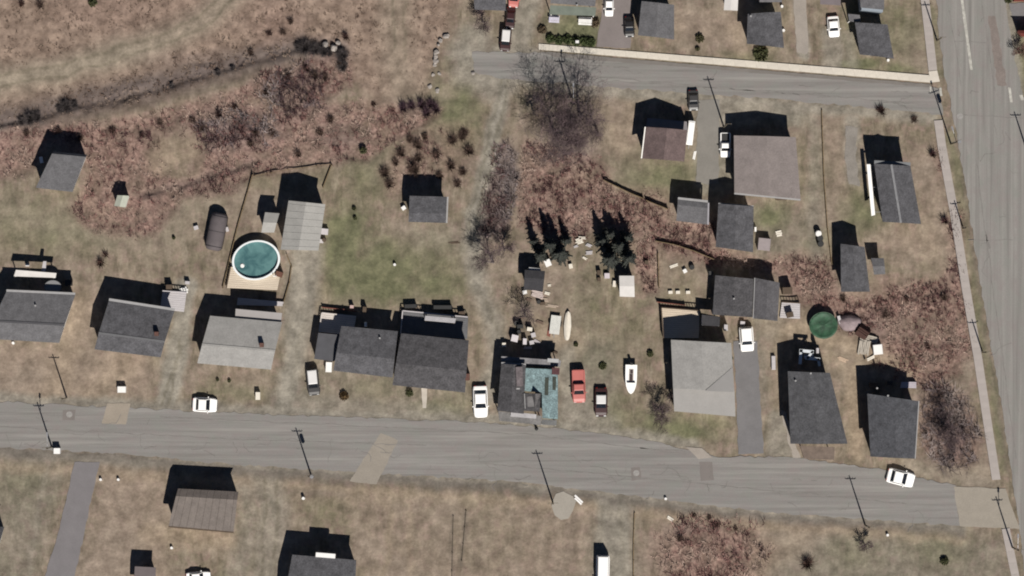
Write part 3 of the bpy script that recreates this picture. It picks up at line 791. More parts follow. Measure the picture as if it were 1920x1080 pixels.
def building(name, cat, label, quad, ridge='ew', eave=2.8, rise=.9, roof=R_GREY, wall=WALL_W, frac=.5, over=.35, chim=(), vents=(), cap=None, group=None, windows=True,
             door=True, gutter=(), seams=0, hip=0.0, sky=(), ground_z=-.3):
    eave *= 1.16
    NW, NE, SE, SW = [W(x, y, eave) for x, y in quad]
    cx = sum(p[0] for p in (NW, NE, SE, SW)) / 4; cy = sum(p[1] for p in (NW, NE, SE, SW)) / 4
    root = tag(empty(name, (cx, cy, 0)), label, cat, group)
    up = lambda p, z: (p[0], p[1], z)
    if ridge == 'ew': A, B = lerp2(NW, SW, frac), lerp2(NE, SE, frac)
    else: A, B = lerp2(NW, NE, frac), lerp2(SW, SE, frac)
    if hip: A, B = lerp2(A, B, hip), lerp2(B, A, hip)
    zr = eave + rise
    A, B = up(A, zr), up(B, zr)
    th = .14
    vs = [NW, NE, SE, SW, A, B]
    lo = [up(p, p[2] - th) for p in vs]
    if ridge == 'ew':
        top = [(0, 4, 5, 1), (4, 3, 2, 5), (0, 3, 4), (1, 5, 2)] if hip else [(0, 4, 5, 1), (4, 3, 2, 5)]
        ring = [0, 3, 2, 1] if hip else [0, 4, 3, 2, 5, 1]
    else:
        top = [(0, 3, 5, 4), (4, 5, 2, 1), (0, 4, 1), (5, 3, 2)] if hip else [(0, 3, 5, 4), (4, 5, 2, 1)]
        ring = [0, 3, 2, 1] if hip else [0, 3, 5, 2, 1, 4]
    fs = list(top) + [tuple(i + 6 for i in f[::-1]) for f in top]
    fs += [(ring[i], ring[(i + 1) % len(ring)], ring[(i + 1) % len(ring)] + 6, ring[i] + 6) for i in range(len(ring))]
    rf = part("roof", MB().add(vs + lo, fs), roof, root)
    # walls
    def inset(p, q1, q2):
        d1 = math.dist(p[:2], q1[:2]); d2 = math.dist(p[:2], q2[:2])
        return (p[0] + (q1[0] - p[0]) * over / d1 + (q2[0] - p[0]) * over / d2, p[1] + (q1[1] - p[1]) * over / d1 + (q2[1] - p[1]) * over / d2)
    C = [inset(NW, NE, SW), inset(NE, SE, NW), inset(SE, SW, NE), inset(SW, NW, SE)]
    zt = eave - th - .02
    wb = MB()
    bot = [(x, y, ground_z) for x, y in C]; tp = [(x, y, zt) for x, y in C]
    if hip or rise < .3:
        wb.add(bot + tp, [(0, 1, 5, 4), (1, 2, 6, 5), (2, 3, 7, 6), (3, 0, 4, 7)])
    elif ridge == 'ew':
        g1 = (*lerp2(C[0], C[3], frac), zr - th - .06); g2 = (*lerp2(C[1], C[2], frac), zr - th - .06)
        wb.add(bot + tp + [g1, g2], [(0, 1, 5, 4), (1, 2, 6, 9, 5), (2, 3, 7, 6), (3, 0, 4, 8, 7)])
    else:
        g1 = (*lerp2(C[0], C[1], frac), zr - th - .06); g2 = (*lerp2(C[3], C[2], frac), zr - th - .06)
        wb.add(bot + tp + [g1, g2], [(0, 1, 5, 8, 4), (1, 2, 6, 5), (2, 3, 7, 9, 6), (3, 0, 4, 7)])
    wl = part("wall", wb, wall, root)
    n_win = 0
    if windows:
        for (a, b) in ((C[3], C[2]), (C[0], C[1]), (C[1], C[2]), (C[0], C[3])):
            L = math.dist(a, b); rot = math.atan2(b[1] - a[1], b[0] - a[0])
            mid = lerp2(a, b, .5); nx, ny = -(b[1] - a[1]) / L, (b[0] - a[0]) / L
            if (mid[0] + nx - cx) ** 2 + (mid[1] + ny - cy) ** 2 < (mid[0] - cx) ** 2 + (mid[1] - cy) ** 2: nx, ny = -nx, -ny
            for t in (.22, .78):
                p = lerp2(a, b, t)
                f = part("window", MB().box(p[0] + nx * .02, p[1] + ny * .02, .95, min(2.1, zt - .2), 1.1, .10, rot), TRIM, root)
                part("pane", MB().box(p[0] + nx * .06, p[1] + ny * .06, 1.03, min(2.02, zt - .28), .92, .05, rot), GLASS, root, sub=f)
    if door:
        a, b = (C[3], C[2])
        p = lerp2(a, b, .5); rot = math.atan2(b[1] - a[1], b[0] - a[0])
        L = math.dist(a, b); nx, ny = (b[1] - a[1]) / L, -(b[0] - a[0]) / L
        wd = .95 if windows else min(2.2, L * .6)
        d = part("door", MB().box(p[0] + nx * .03, p[1] + ny * .03, .05, min(2.1, zt - .15), wd, .09, rot), TRIM if not windows else WALL_R, root)
        part("handle", MB().box(p[0] + nx * .10 + .3 * math.cos(rot), p[1] + ny * .10 + .3 * math.sin(rot), .98, 1.06, .1, .05, rot), STEEL, root, sub=d)
    if cap:
        d = np.array(B) - np.array(A); L = math.hypot(d[0], d[1]); u = (d[0] / L, d[1] / L); nrm = (-u[1] * .14, u[0] * .14)
        q = [(A[0] + nrm[0], A[1] + nrm[1]), (B[0] + nrm[0], B[1] + nrm[1]), (B[0] - nrm[0], B[1] - nrm[1]), (A[0] - nrm[0], A[1] - nrm[1])]
        part("ridge_cap", MB().prism(q, zr - .04, zr + .035), cap, root, sub=rf)
    def zroof(x, y):
        a, b = np.array(A[:2]), np.array(B[:2]); d = b - a; L = np.linalg.norm(d)
        dist = abs((x - a[0]) * d[1] - (y - a[1]) * d[0]) / L
        e = NW if ((NW[0] - a[0]) * d[1] - (NW[1] - a[1]) * d[0]) * ((x - a[0]) * d[1] - (y - a[1]) * d[0]) >= 0 else SE
        D = abs((e[0] - a[0]) * d[1] - (e[1] - a[1]) * d[0]) / L
        return zr - rise * min(1, dist / max(D, .1))
    for px, py in chim:
        x, y, _ = W(px, py, zr); z = zroof(x, y)
        ch = part("chimney", MB().box(x, y, z - .3, z + .9, .55, .55), BRICK, root, sub=rf)
    for px, py in vents:
        x, y, _ = W(px, py, zr); z = zroof(x, y)
        part("vent_pipe", MB().tube((x, y, z - .1), (x, y, z + .4), .13, .13, 8), GUTTER, root, sub=rf)
    for px, py, lx, ly in sky:
        x, y, _ = W(px, py, zr); z = zroof(x, y)
        part("skylight", MB().box(x, y, z - .2, z + .16, lx, ly, -.08), WHITEP, root, sub=rf)
    names = {'n': (NW, NE), 's': (SW, SE), 'e': (NE, SE), 'w': (NW, SW)}
    for g in gutter:
        a, b = names[g[0]]; wd = g[1] if len(g) > 1 else .16; gm = g[2] if len(g) > 2 else GUTTER
        L = math.dist(a[:2], b[:2]); rot = math.atan2(b[1] - a[1], b[0] - a[0])
        c = lerp2(a, b, .5)
        nx, ny = -(b[1] - a[1]) / L, (b[0] - a[0]) / L
        if (c[0] + nx - cx) ** 2 + (c[1] + ny - cy) ** 2 < (c[0] - cx) ** 2 + (c[1] - cy) ** 2: nx, ny = -nx, -ny
        part("gutter", MB().box(c[0] + nx * (wd / 2 + .01), c[1] + ny * (wd / 2 + .01), eave - .17, eave + .01, L, wd, rot), gm, root)
    if seams:
        for i in range(seams):
            t = (i + .5) / seams
            for side in (0, 1):
                mb = MB()
                if ridge == 'ew':
                    p0 = lerp2(A, B, t); p1 = lerp2(NW, NE, t) if side == 0 else lerp2(SW, SE, t)
                else:
                    p0 = lerp2(A, B, t); p1 = lerp2(NW, SW, t) if side == 0 else lerp2(NE, SE, t)
                mb.tube((p0[0], p0[1], p0[2] + .01), (p1[0], p1[1], p1[2] + .01), .035, .035, 4)
                part("seam", mb, roof, root, sub=rf)
    return root


def porch_roof(root, quad, z, m, slope=.25, name="porch_roof", posts=True):
    z *= 1.12
    P = [W(x, y, z) for x, y in quad]
    vs = [(p[0], p[1], z + (slope if i < 2 else 0)) for i, p in enumerate(P)]
    lo = [(x, y, q - .12) for x, y, q in vs]
    mb = MB().add(vs + lo, [(0, 3, 2, 1), (4, 5, 6, 7), (0, 1, 5, 4), (1, 2, 6, 5), (2, 3, 7, 6), (3, 0, 4, 7)])
    o = part(name, mb, m, root)
    if posts:
        c = (sum(p[0] for p in P) / 4, sum(p[1] for p in P) / 4)
        for i in (2, 3):
            x, y = P[i][0] + (c[0] - P[i][0]) * .08, P[i][1] + (c[1] - P[i][1]) * .08
            part("porch_post", MB().box(x, y, -.3, z - .12, .12, .12), TRIM, root)
    return o


def deck(name, label, quad, h=.8, m=WOOD_P, rails='nw', railm=None, steps=None, railh=.9, group="wooden decks behind the houses", floor_only=False):
    if h < 1.5: h *= .55; railh *= .7
    P = [W(x, y, h) for x, y in quad]
    cx = sum(p[0] for p in P) / 4; cy = sum(p[1] for p in P) / 4
    root = tag(empty(name, (cx, cy, 0)), label, "deck", group)
    n = max(4, int(math.dist(P[0][:2], P[3][:2]) / .28))
    # boards laid along the deck, one mesh of boards with gaps
    mb = MB()
    for i in range(n):
        t0, t1 = i / n + .04 / n, (i + 1) / n - .04 / n
        q = [lerp2(P[0], P[3], t0), lerp2(P[1], P[2], t0), lerp2(P[1], P[2], t1), lerp2(P[0], P[3], t1)]
        mb.prism([p[:2] for p in q], h - .05, h)
    bo = part("boards", mb, m, root); bo["kind"] = "stuff"
    part("deck_frame", MB().prism([p[:2] for p in P], h - .25, h - .055), WOOD_G, root)
    for p in P:
        x, y = p[0] + (cx - p[0]) * .08, p[1] + (cy - p[1]) * .08
        part("deck_post", MB().box(x, y, -.3, h - .25, .14, .14), WOOD_G, root)
    edges = {'n': (0, 1), 'e': (1, 2), 's': (2, 3), 'w': (3, 0)}
    rm = railm or m
    for e in rails:
        a, b = P[edges[e][0]], P[edges[e][1]]
        a = lerp2(a, (cx, cy, h), .02); b = lerp2(b, (cx, cy, h), .02)
        L = math.dist(a[:2], b[:2]); rot = math.atan2(b[1] - a[1], b[0] - a[0]); c = lerp2(a, b, .5)
        r = part("rail", MB().box(c[0], c[1], h + railh - .06, h + railh, L, .14, rot), rm, root)
        k = max(2, int(L / .35))
        bb = MB()
        for i in range(k + 1):
            p = lerp2(a, b, i / k)
            bb.box(p[0], p[1], h, h + railh - .06, .07, .07, rot)
        part("balusters", bb, rm, root, sub=r)
    if steps:
        x, y, _ = W(*steps)
        for i in range(3):
            part("step", MB().box(x, y + i * .28, -.2, h - .2 * (i + 1), 1.0, .28), m, root)
    return root


HG = "houses on the north side of the road"
h1 = building("house", "house", "grey roofed house at the left edge with white porch behind", [(12, 547), (141, 553), (111, 643), (-28, 635)], 'ew', 3.1, .85, R_GREY, frac=.62, gutter=(('n', .3),), cap=RIDGE_D, group=HG, chim=(), vents=((66, 573),))
porch_roof(h1, [(30, 506), (106, 512), (104, 521), (26, 518)], 2.3, R_WHITE, .1)
part("porch_arm", MB().prism([W(*p)[:2] for p in ((84, 490), (90, 490), (88, 512), (80, 512))], 1.9, 2.02), WOOD_W, h1)
h2 = building("house", "house", "slate roofed house with a dark chimney between two drives", [(204, 564), (327, 583), (301, 670), (177, 655)], 'ew', 3.1, .85, R_SLATE, frac=.66, gutter=(('n', .34),), chim=((294, 626),), group=HG, cap=RIDGE)
h3 = building("house", "house", "pale grey roofed house south of the blue pool", [(394, 592), (529, 604), (508, 693), (370, 681)], 'ew', 3.1, .8, R_LIGHT, frac=.6, chim=((491, 647),), group=HG, cap=R_LIGHT)
porch_roof(h3, [(442, 579), (529, 587), (527, 604), (441, 597)], 2.85, mat("pale_porch_roof", (.235, .22, .215), .9, .05, 1), .2, posts=False)
h4 = building("house", "house", "charcoal roofed house on the left of the joined pair", [(640, 611), (746, 621), (736, 708), (625, 695)], 'ew', 2.9, .8, R_SLATE, frac=.6, chim=(), vents=((712, 634),), group=HG)
porch_roof(h4, [(597, 624), (637, 628), (627, 678), (589, 673)], 2.5, mat("annex_shingle", (.06, .06, .066), .92, .12, 1), .12, name="annex_roof")
part("annex_wall", MB().prism([W(*p)[:2] for p in ((599, 628), (634, 632), (625, 674), (592, 669))], -.3, 2.34), WALL_W, h4)
h5 = building("house", "house", "charcoal roofed house on the right of the joined pair", [(752, 625), (879, 638), (872, 736), (736, 722)], 'ew', 3.1, .9, R_DARK, frac=.58, chim=(), group=HG)
part("chimney", MB().box(*W(877, 706)[:2], -.3, 4.2, .55, .9), BRICK, h5)
deck("deck", "whitewashed corner deck behind the left joined house", [(603, 586), (668, 593), (662, 630), (598, 622)], .9, mat("white_deck", (.44, .40, .37), .85, .1, 1.2), 'nw', group="wooden decks behind the houses")
deck("deck", "long deck painted dark for the house shadow, behind the right joined house", [(754, 582), (878, 594), (876, 636), (750, 626)], 1.0, mat('shade_painted_deck', (.10, .10, .105), .85, .15, 1.2), 'nw', railm=WOOD_W, group="wooden decks behind the houses")  # board colour darkened to deepen the house shadow lying on this deck
deck("deck", "small raised deck platform north of the right joined house", [(797, 592), (855, 597), (853, 606), (796, 601)], 1.9, mat('pale_platform', (.30, .29, .30), .85, .15, 1.2), '', group="wooden decks behind the houses")

# the house with a patchwork roof, half charcoal half teal
hx = building("house", "house", "patchwork house with charcoal shingles and faded teal metal roofing", [(940, 682), (986, 685), (982, 776), (932, 770)], 'ns', 3.0, .7, R_DARK, frac=.5, group=HG, windows=True, gutter=(('n', .2),))
TEAL = [(984, 690), (1046, 693), (1046, 786), (1017, 784), (1016, 736), (983, 733)]
part("teal_roof", MB().prism([W(*p, 3.4)[:2] for p in TEAL], 3.28, 3.42), R_TEAL, hx)
part("teal_wing_wall", MB().prism([W(*p)[:2] for p in ((988, 695), (1043, 697), (1043, 782), (1020, 780), (1019, 732), (988, 730))], -.3, 3.25), WALL_B, hx)
part("patched_roof", MB().prism([W(*p, 3.6)[:2] for p in ((966, 737), (1014, 738), (1012, 772), (964, 769))], 3.5, 3.66), mat("patched_shingle", (.05, .048, .05), .9, .45, 1.6, fine=.35), hx)
part("dormer", MB().add([W(995, 738, 3.43), W(1015, 738, 3.43), W(1004, 738, 4.75), W(1003, 768, 3.6)], [(0, 1, 2), (1, 3, 2), (3, 0, 2), (0, 3, 1)]), mat("grey_dormer", (.085, .08, .08), .9, .3, 1.6, fine=.25), hx)
part("side_dormer", MB().box(*W(974, 706, 3.9)[:2], 3.3, 4.3, .9, 2.6, .05), mat("mauve_dormer", (.10, .085, .088), .9, .3, 1.6, fine=.25), hx)
part("dormer_sill", MB().box(*W(966, 729, 3.9)[:2], 3.5, 3.95, 1.2, .22, .05), GUTTER, hx)
part("roof_rib", MB().box(*W(984, 752, 3.8)[:2], 3.6, 3.75, .1, 2.0, .05), GUTTER, hx)
part("roof_rib", MB().box(*W(995, 753, 3.8)[:2], 3.6, 3.72, .9, 1.4, .05), mat("grey_patch_roof", (.12, .115, .115), .9, .25, 1.5), hx)
porch_roof(hx, [(940, 668), (1052, 676), (1050, 688), (940, 681)], 2.4, mat("grey_lean_to", (.14, .135, .14), .9, .35, .8, fine=.2), .1, name="lean_to_roof")
part("roof_sheet", MB().box(*W(1037, 676, 2.8)[:2], 2.8, 2.86, 1.5, .5, -.06), mat("pale_sheet", (.3, .3, .3), .6, .1, 2), hx)
part("red_corner_roof", MB().box(*W(1042, 696, 3.6)[:2], 3.43, 3.55, 1.0, .9, -.06), mat("dark_red_patch", (.07, .03, .032), .9, .3, 2), hx)
porch_roof(hx, [(934, 771), (1016, 780), (1014, 797), (936, 789)], 2.5, mat("front_porch_grey", (.12, .115, .112), .9, .3, .9, fine=.15), .15)
porch_roof(hx, [(958, 772), (1006, 777), (1005, 785), (957, 781)], 2.85, mat("porch_awning_white", (.27, .26, .265), .8, .2, 1.5), .1, name="porch_awning", posts=False)
porch_roof(hx, [(1016, 786), (1044, 788), (1043, 798), (1015, 796)], 2.4, mat("step_grey", (.10, .10, .10), .9, .3, 1.2), .1, name="side_porch_roof")
for q in ([(1022, 708), (1029, 708), (1028, 741), (1021, 741)], [(1036, 706), (1043, 707), (1042, 732), (1036, 731)]):
    part("tar_strip", MB().prism([W(*p, 3.5)[:2] for p in q], 3.42, 3.47), mat("tar_brown", (.035, .04, .032), .9, .4, 2), hx)

h6 = building("house", "house", "large pale grey roofed house beside the asphalt drive", [(1258, 637), (1371, 643), (1377, 734), (1262, 728)], 'ns', 3.5, .85, R_LIGHT, frac=.5, group=HG)
porch_roof(h6, [(1262, 727), (1377, 733), (1379, 781), (1264, 771)], 3.15, mat("pale_front_roof", (.228, .219, .208), .9, .05, .7, fine=.04), .35, name="front_roof")
part("front_wall", MB().prism([W(*p)[:2] for p in ((1268, 730), (1372, 735), (1373, 774), (1270, 766))], -.3, 2.98), WALL_W, h6)
part("valley_roof", MB().add([W(1322, 733, 4.97), W(1376, 735, 4.12), W(1374, 688, 4.12), W(1326, 733, 4.0)], [(0, 1, 2), (0, 3, 1), (1, 3, 2), (2, 3, 0)]), mat("pale_valley", (.19, .184, .178), .9, .06, .7), h6)
deck("deck", "pale L shaped deck behind the large pale house", [(1239, 576), (1312, 582), (1310, 634), (1243, 634)], .9, WOOD_P, 'nw', railm=WOOD_D, group="wooden decks behind the houses", railh=1.0)
porch_roof(h6, [(1316, 590), (1350, 594), (1349, 612), (1316, 610)], 2.4, R_BLACK, .1, name="rear_porch_roof")

h7 = building("garage", "garage", "wide charcoal double garage cluttered at its right side", [(1341, 516), (1413, 523), (1411, 595), (1336, 590)], 'ns', 2.3, .6, R_DARK, WALL_T, windows=False, vents=((1376, 560),))
building("garage", "garage", "charcoal garage half joined to the wide double garage", [(1416, 521), (1462, 530), (1458, 602), (1413, 597)], 'ns', 2.5, .5, mat("dusty_shingle", (.072, .069, .073), .92, .3, .7, fine=.22), WALL_T, windows=False, gutter=(('w', .1),))
h8 = building("garage", "garage", "grey gabled garage south of the taupe roofed house", [(1347, 382), (1413, 387), (1412, 473), (1342, 463)], 'ns', 3.4, .75, R_SLATE, WALL_W, windows=False, gutter=(('n', .1),))
building("shed", "shed", "square grey shed beside the brown fence", [(1271, 374), (1327, 380), (1326, 421), (1268, 414)], 'ew', 2.6, .25, R_GREY, WALL_W, frac=.25, windows=False, gutter=(('n', .3), ('e', .2, mat('lilac_eave', (.26, .25, .27), .8, .1, 1))))
h10 = building("house", "house", "large taupe roofed house north of the garages", [(1376, 254), (1492, 257), (1501, 373), (1377, 361)], 'ns', 3.2, .6, R_TAUPE, group="houses along the side street", hip=0.0, frac=.52, gutter=(('s', .22, GUTTER),))
h11 = building("house", "house", "maroon roofed house with a dark triangular shadow on its roof", [(1211, 238), (1289, 244), (1283, 303), (1204, 297)], 'ns', 3.5, 1.15, R_MAROON, WALL_W, frac=.5, group="houses along the side street", gutter=(('w', .15, TRIM),))
part("front_gable", MB().add([W(1214, 221, 2.5), W(1288, 228, 2.5), W(1289, 246, 2.5), W(1211, 240, 2.5), W(1214, 222, -.3), W(1288, 229, -.3), W(1289, 246, -.3), W(1211, 240, -.3)],
                             [(0, 3, 2, 1), (4, 5, 6, 7), (0, 1, 5, 4), (1, 2, 6, 5), (2, 3, 7, 6), (3, 0, 4, 7)]), mat("mauve_grey_roof", (.15, .14, .145), .9, .1, .8), h11)
h12 = building("house", "house", "slate roofed house by the avenue with white awning along its side", [(1639, 307), (1707, 311), (1727, 420), (1655, 416)], 'ns', 3.7, .8, R_SLATE, WALL_W, frac=.46, cap=mat("pale_ridge", (.16, .16, .165), .9, .15, 2), group="houses along the side street", gutter=(('n', .45, mat("pale_eave", (.13, .135, .14), .8, .1, 1)),))
part("side_awning", MB().prism([W(*p, 2.6)[:2] for p in ((1625, 308), (1632, 308), (1641, 403), (1634, 405))], 2.45, 2.58), mat("white_awning", (.7, .69, .67), .4, .03, 1), h12)
for yy in (312, 352, 398):
    part("awning_bracket", MB().box(*W(1635 + (yy - 308) * .08, yy)[:2], 2.2, 2.5, .9, .06), STEEL, h12)
building("garage", "garage", "narrow slate garage in the brush near the avenue", [(1576, 457), (1621, 463), (1631, 547), (1577, 547)], 'ns', 3.0, .6, R_SLATE, WALL_W, windows=False)
building("shed", "shed", "small grey shed beside the narrow slate garage", [(1633, 484), (1657, 484), (1660, 514), (1639, 515)], 'ew', 2.2, .3, R_GREY, WALL_T, windows=False, door=False)
h14 = building("house", "house", "long charcoal roofed house second from the avenue", [(1477, 696), (1556, 699), (1589, 832), (1482, 832)], 'ns', 3.8, .9, mat("blue_charcoal_shingle", (.055, .055, .059), .92, .3, 1.1, .25, fine=.3), WALL_T, frac=.5, group=HG, vents=((1492, 714), (1520, 700)))
porch_roof(h14, [(1500, 836), (1565, 838), (1564, 862), (1508, 860)], 2.4, mat("brown_porch", (.11, .085, .07), .9, .2, 1.5), .12)
h15 = building("house", "house", "charcoal roofed house nearest the avenue corner", [(1626, 738), (1722, 752), (1715, 860), (1632, 856)], 'ns', 3.8, .9, mat("blue_slate_shingle", (.05, .051, .057), .92, .3, 1.1, .25, fine=.3), WALL_W, frac=.55, group=HG, vents=((1645, 728), (1665, 742)), gutter=(('e', .12, GUTTER),))
h16 = building("house", "house", "brown metal roofed house on the south side of the road", [(334, 916), (447, 922), (438, 997), (316, 986)], 'ew', 3.2, .5, R_BROWN, WALL_T, frac=.2, group="houses on the south side of the road", seams=9, gutter=(('s', .18, WOOD_D),))
h17 = building("house", "house", "charcoal roofed house cut by the bottom edge of the photo", [(548, 1040), (668, 1050), (664, 1150), (530, 1140)], 'ew', 3.2, .8, R_SLATE, WALL_W, frac=.7, group="houses on the south side of the road", sky=((610, 1042, 2.6, .6),))
building("shed", "shed", "small mauve grey shed at the bottom edge of the photo", [(253, 1062), (292, 1064), (292, 1110), (250, 1108)], 'ew', 2.2, .25, mat("mauve_shed_roof", (.125, .105, .105), .9, .1, 1), WALL_T, windows=False)
building("house", "house", "dark house clipped by the left edge at the bottom", [(-60, 985), (8, 988), (-6, 1040), (-70, 1035)], 'ew', 3.0, .7, R_SLATE, WALL_W, group="houses on the south side of the road")
# top row
building("house", "house", "slate roofed house at the top behind the red cars", [(884, -50), (950, -46), (948, 20), (890, 18)], 'ew', 3.0, .6, R_SLATE, WALL_W, group="houses along the top edge", frac=.4)
ht = building("house", "house", "grey and green roofed house above the pavement hedge", [(1036, -60), (1122, -54), (1116, 12), (1032, 6)], 'ew', 3.0, .6, R_GREY, WALL_W, group="houses along the top edge", frac=.5, vents=((1082, 9),))
porch_roof(ht, [(1032, 10), (1118, 14), (1116, 30), (1030, 27)], 2.5, mat("green_grey_roof", (.11, .125, .105), .9, .15, 1), .15)
building("house", "house", "plain grey gabled house beside the top driveway", [(1203, 2), (1264, 9), (1264, 74), (1196, 66)], 'ns', 3.2, .6, R_GREY, WALL_W, group="houses along the top edge", frac=.5, hip=.0)
building("house", "house", "dark slate house with a white lean to beside it", [(1402, 26), (1464, 22), (1470, 90), (1400, 82)], 'ns', 3.4, .6, R_SLATE, WALL_W, group="houses along the top edge", vents=((1408, 30),))
building("house", "house", "slate house at the top between the cluttered roofs", [(1425, -40), (1470, -40), (1466, 4), (1424, 4)], 'ew', 3.0, .5, R_GREY, WALL_W, group="houses along the top edge")
building("shed", "shed", "white roofed shed at the top edge of the photo", [(1360, -20), (1385, -20), (1383, 20), (1357, 19)], 'ns', 2.2, .2, R_WHITE, WALL_W, windows=False)
building("house", "house", "mauve roofed house at the top edge above the white car", [(1536, -60), (1578, -60), (1576, 10), (1538, 8)], 'ew', 2.8, .5, mat("mauve_roof", (.115, .098, .102), .9, .1, 1), WALL_W, group="houses along the top edge")
hk = building("house", "house", "slate house at the top corner with a stepped dark upper storey", [(1603, 42), (1664, 46), (1676, 110), (1612, 102)], 'ns', 3.4, .6, R_SLATE, WALL_W, group="houses along the top edge", frac=.53)
part("upper_storey", MB().prism([W(*p, 5)[:2] for p in ((1612, -30), (1655, -30), (1656, 22), (1616, 18))], -.3, 4.6), WALL_B, hk)
part("upper_roof", MB().prism([W(*p, 5)[:2] for p in ((1610, -32), (1658, -32), (1658, 18), (1614, 14))], 4.65, 4.85), R_GREY, hk)
porch_roof(hk, [(1590, 26), (1612, 28), (1614, 42), (1592, 40)], 3.0, R_GREY, .1)
# yards
building("shed", "shed", "grey roofed shed alone at the left in the brush", [(100, 284), (163, 290), (136, 360), (67, 352)], 'ew', 3.0, .35, R_GREY, WALL_W, frac=.06, windows=False)
building("shed", "shed", "tiny white and green shed in the middle of the thicket", [(220, 366), (242, 367), (235, 389), (214, 386)], 'ns', 1.7, .3, mat("pale_green_roof", (.3, .31, .26), .6, .1, 2), WALL_W, windows=False, door=False, over=.12)
building("garage", "garage", "pale metal roofed garage north of the blue pool", [(541, 376), (610, 383), (597, 470), (526, 468)], 'ns', 3.7, .7, R_METAL, WALL_W, frac=.48, windows=False, seams=7)
building("shed", "shed", "narrow pale shed beside the metal roofed garage", [(497, 398), (524, 400), (514, 436), (490, 436)], 'ew', 2.5, .3, R_METAL, WALL_W, windows=False, over=.2)
building("shed", "shed", "square grey roofed cabin in the middle of the lawn", [(768, 367), (838, 369), (836, 418), (766, 416)], 'ew', 3.0, .3, R_SLATE, WALL_W, frac=.65, windows=False, gutter=(('e', .2),))
building("shed", "shed", "white roofed garden shed east of the spruces", [(1161, 517), (1189, 517), (1190, 557), (1162, 556)], 'ew', 2.0, .2, R_WHITE, WALL_W, windows=False, over=.15)
jx = building("shed", "shed", "black tumbledown shed beside the junk pile", [(984, 506), (1022, 508), (1018, 546), (982, 543)], 'ew', 2.4, .3, R_BLACK, WALL_B, windows=False, frac=.4)
part("loose_panel", MB().box(*W(1003, 526, 2.7)[:2], 2.5, 2.68, 1.6, 1.3, .2), mat("grey_green_panel", (.11, .115, .1), .8, .3, 2), jx)
part("roof_sheet", MB().box(*W(1002, 505, 2.6)[:2], 2.3, 2.45, 1.5, .4, -.1), mat("pale_sheet", (.3, .3, .3), .6, .1, 2), jx)
building("house", "house", "red roofed house clipped by the right edge at the top", [(1902, 58), (1990, 60), (1990, 64), (1903, 62)], 'ew', 2.4, .1, WALL_R, WALL_R, windows=False, door=False, group="houses along the top edge") if False else None
# red shed at the far right top
building("shed", "shed", "dark red shed clipped by the right edge", [(1908, 57), (1990, 58), (1990, 68), (1916, 68)], 'ew', 2.2, .2, mat("dark_red_roof", (.10, .022, .016), .9, .2, 2), WALL_R, windows=False, door=False, over=.1)
building("shed", "shed", "dark red shed at the top right corner", [(1898, -30), (1990, -30), (1990, 1), (1902, 2)], 'ew', 2.2, .2, mat("dark_red_roof", (.10, .022, .016)), WALL_R, windows=False, door=False, over=.1)

# decks of the left houses
deck("deck", "pale deck wrapped below the blue pool", [(432, 500), (526, 512), (520, 544), (424, 540)], 1.1, mat("pool_deck_wood", (.43, .365, .29), .85, .1, 1.2, stretch=(1, 5, 1)), 'w', railm=WOOD_D, group="wooden decks behind the houses")
deck("deck", "narrow grey deck between pool deck and pale house", [(446, 558), (532, 566), (530, 574), (444, 572)], .9, WOOD_W, '', group="wooden decks behind the houses")
deck("deck", "whitewashed back deck of the slate house by the drive", [(305, 545), (350, 548), (345, 585), (300, 580)], .9, WOOD_W, 'n', group="wooden decks behind the houses")
deck("deck", "pale concrete coloured deck beside the charcoal garages", [(1466, 566), (1500, 568), (1500, 598), (1462, 596)], .6, WOOD_W, 'n', railm=WOOD_D, group="wooden decks behind the houses")
def swing_frame():
    x, y, _ = W(1516, 668)
    root = tag(empty("garden_swing", (x, y, 0), .05), "white garden swing frame behind the long charcoal house", "garden swing")
    m = mat("blue_white_frame", (.42, .44, .46), .8, .2, 1.5)
    for a, b, w_ in (((1499, 657), (1521, 659), .42), ((1500, 657), (1498, 680), .40), ((1510, 671), (1533, 673), .40), ((1532, 673), (1534, 684), .34), ((1521, 659), (1512, 671), .3)):
        p, q = W(*a), W(*b)
        rot = math.atan2(q[1] - p[1], q[0] - p[0])
        c, n_ = math.cos(-.05), math.sin(-.05)
        mx, my = (p[0] + q[0]) / 2 - x, (p[1] + q[1]) / 2 - y
        lpart("beam", MB().box(mx * c - my * n_, mx * n_ + my * c, 2.3, 2.45, math.dist(p[:2], q[:2]) + w_ * .8, w_, rot - .05), m, root)
    for px, py in ((1499, 659), (1531, 674), (1500, 678), (1519, 660)):
        p = W(px, py)
        lpart("leg", MB().box(p[0] - x, p[1] - y, -.1, 2.35, .12, .12), m, root)
    lpart("seat", MB().box(0, 0, .45, .55, 1.3, .5), m, root)


swing_frame()
simple_box_later = [("storage_box", "storage box", 1531, 657, .35, .7, 2.3, WOOD_W, "tall pinkish cupboard at the right of the garden swing")]
deck("deck", "narrow side porch behind the avenue corner house", [(1690, 716), (1718, 716), (1718, 728), (1688, 727)], .9, mat("mauve_deck", (.33, .30, .33), .8, .1, 1.5), '', group="wooden decks behind the houses")


# ------------------------------------------------------------------ pool, pool cover, trampoline
def ring_pts(cx, cy, rx, ry, z, n=40, rot=0):
    c, s = math.cos(rot), math.sin(rot)
    return [(cx + rx * math.cos(a) * c - ry * math.sin(a) * s, cy + rx * math.cos(a) * s + ry * math.sin(a) * c, z) for a in [2 * math.pi * i / n for i in range(n)]]


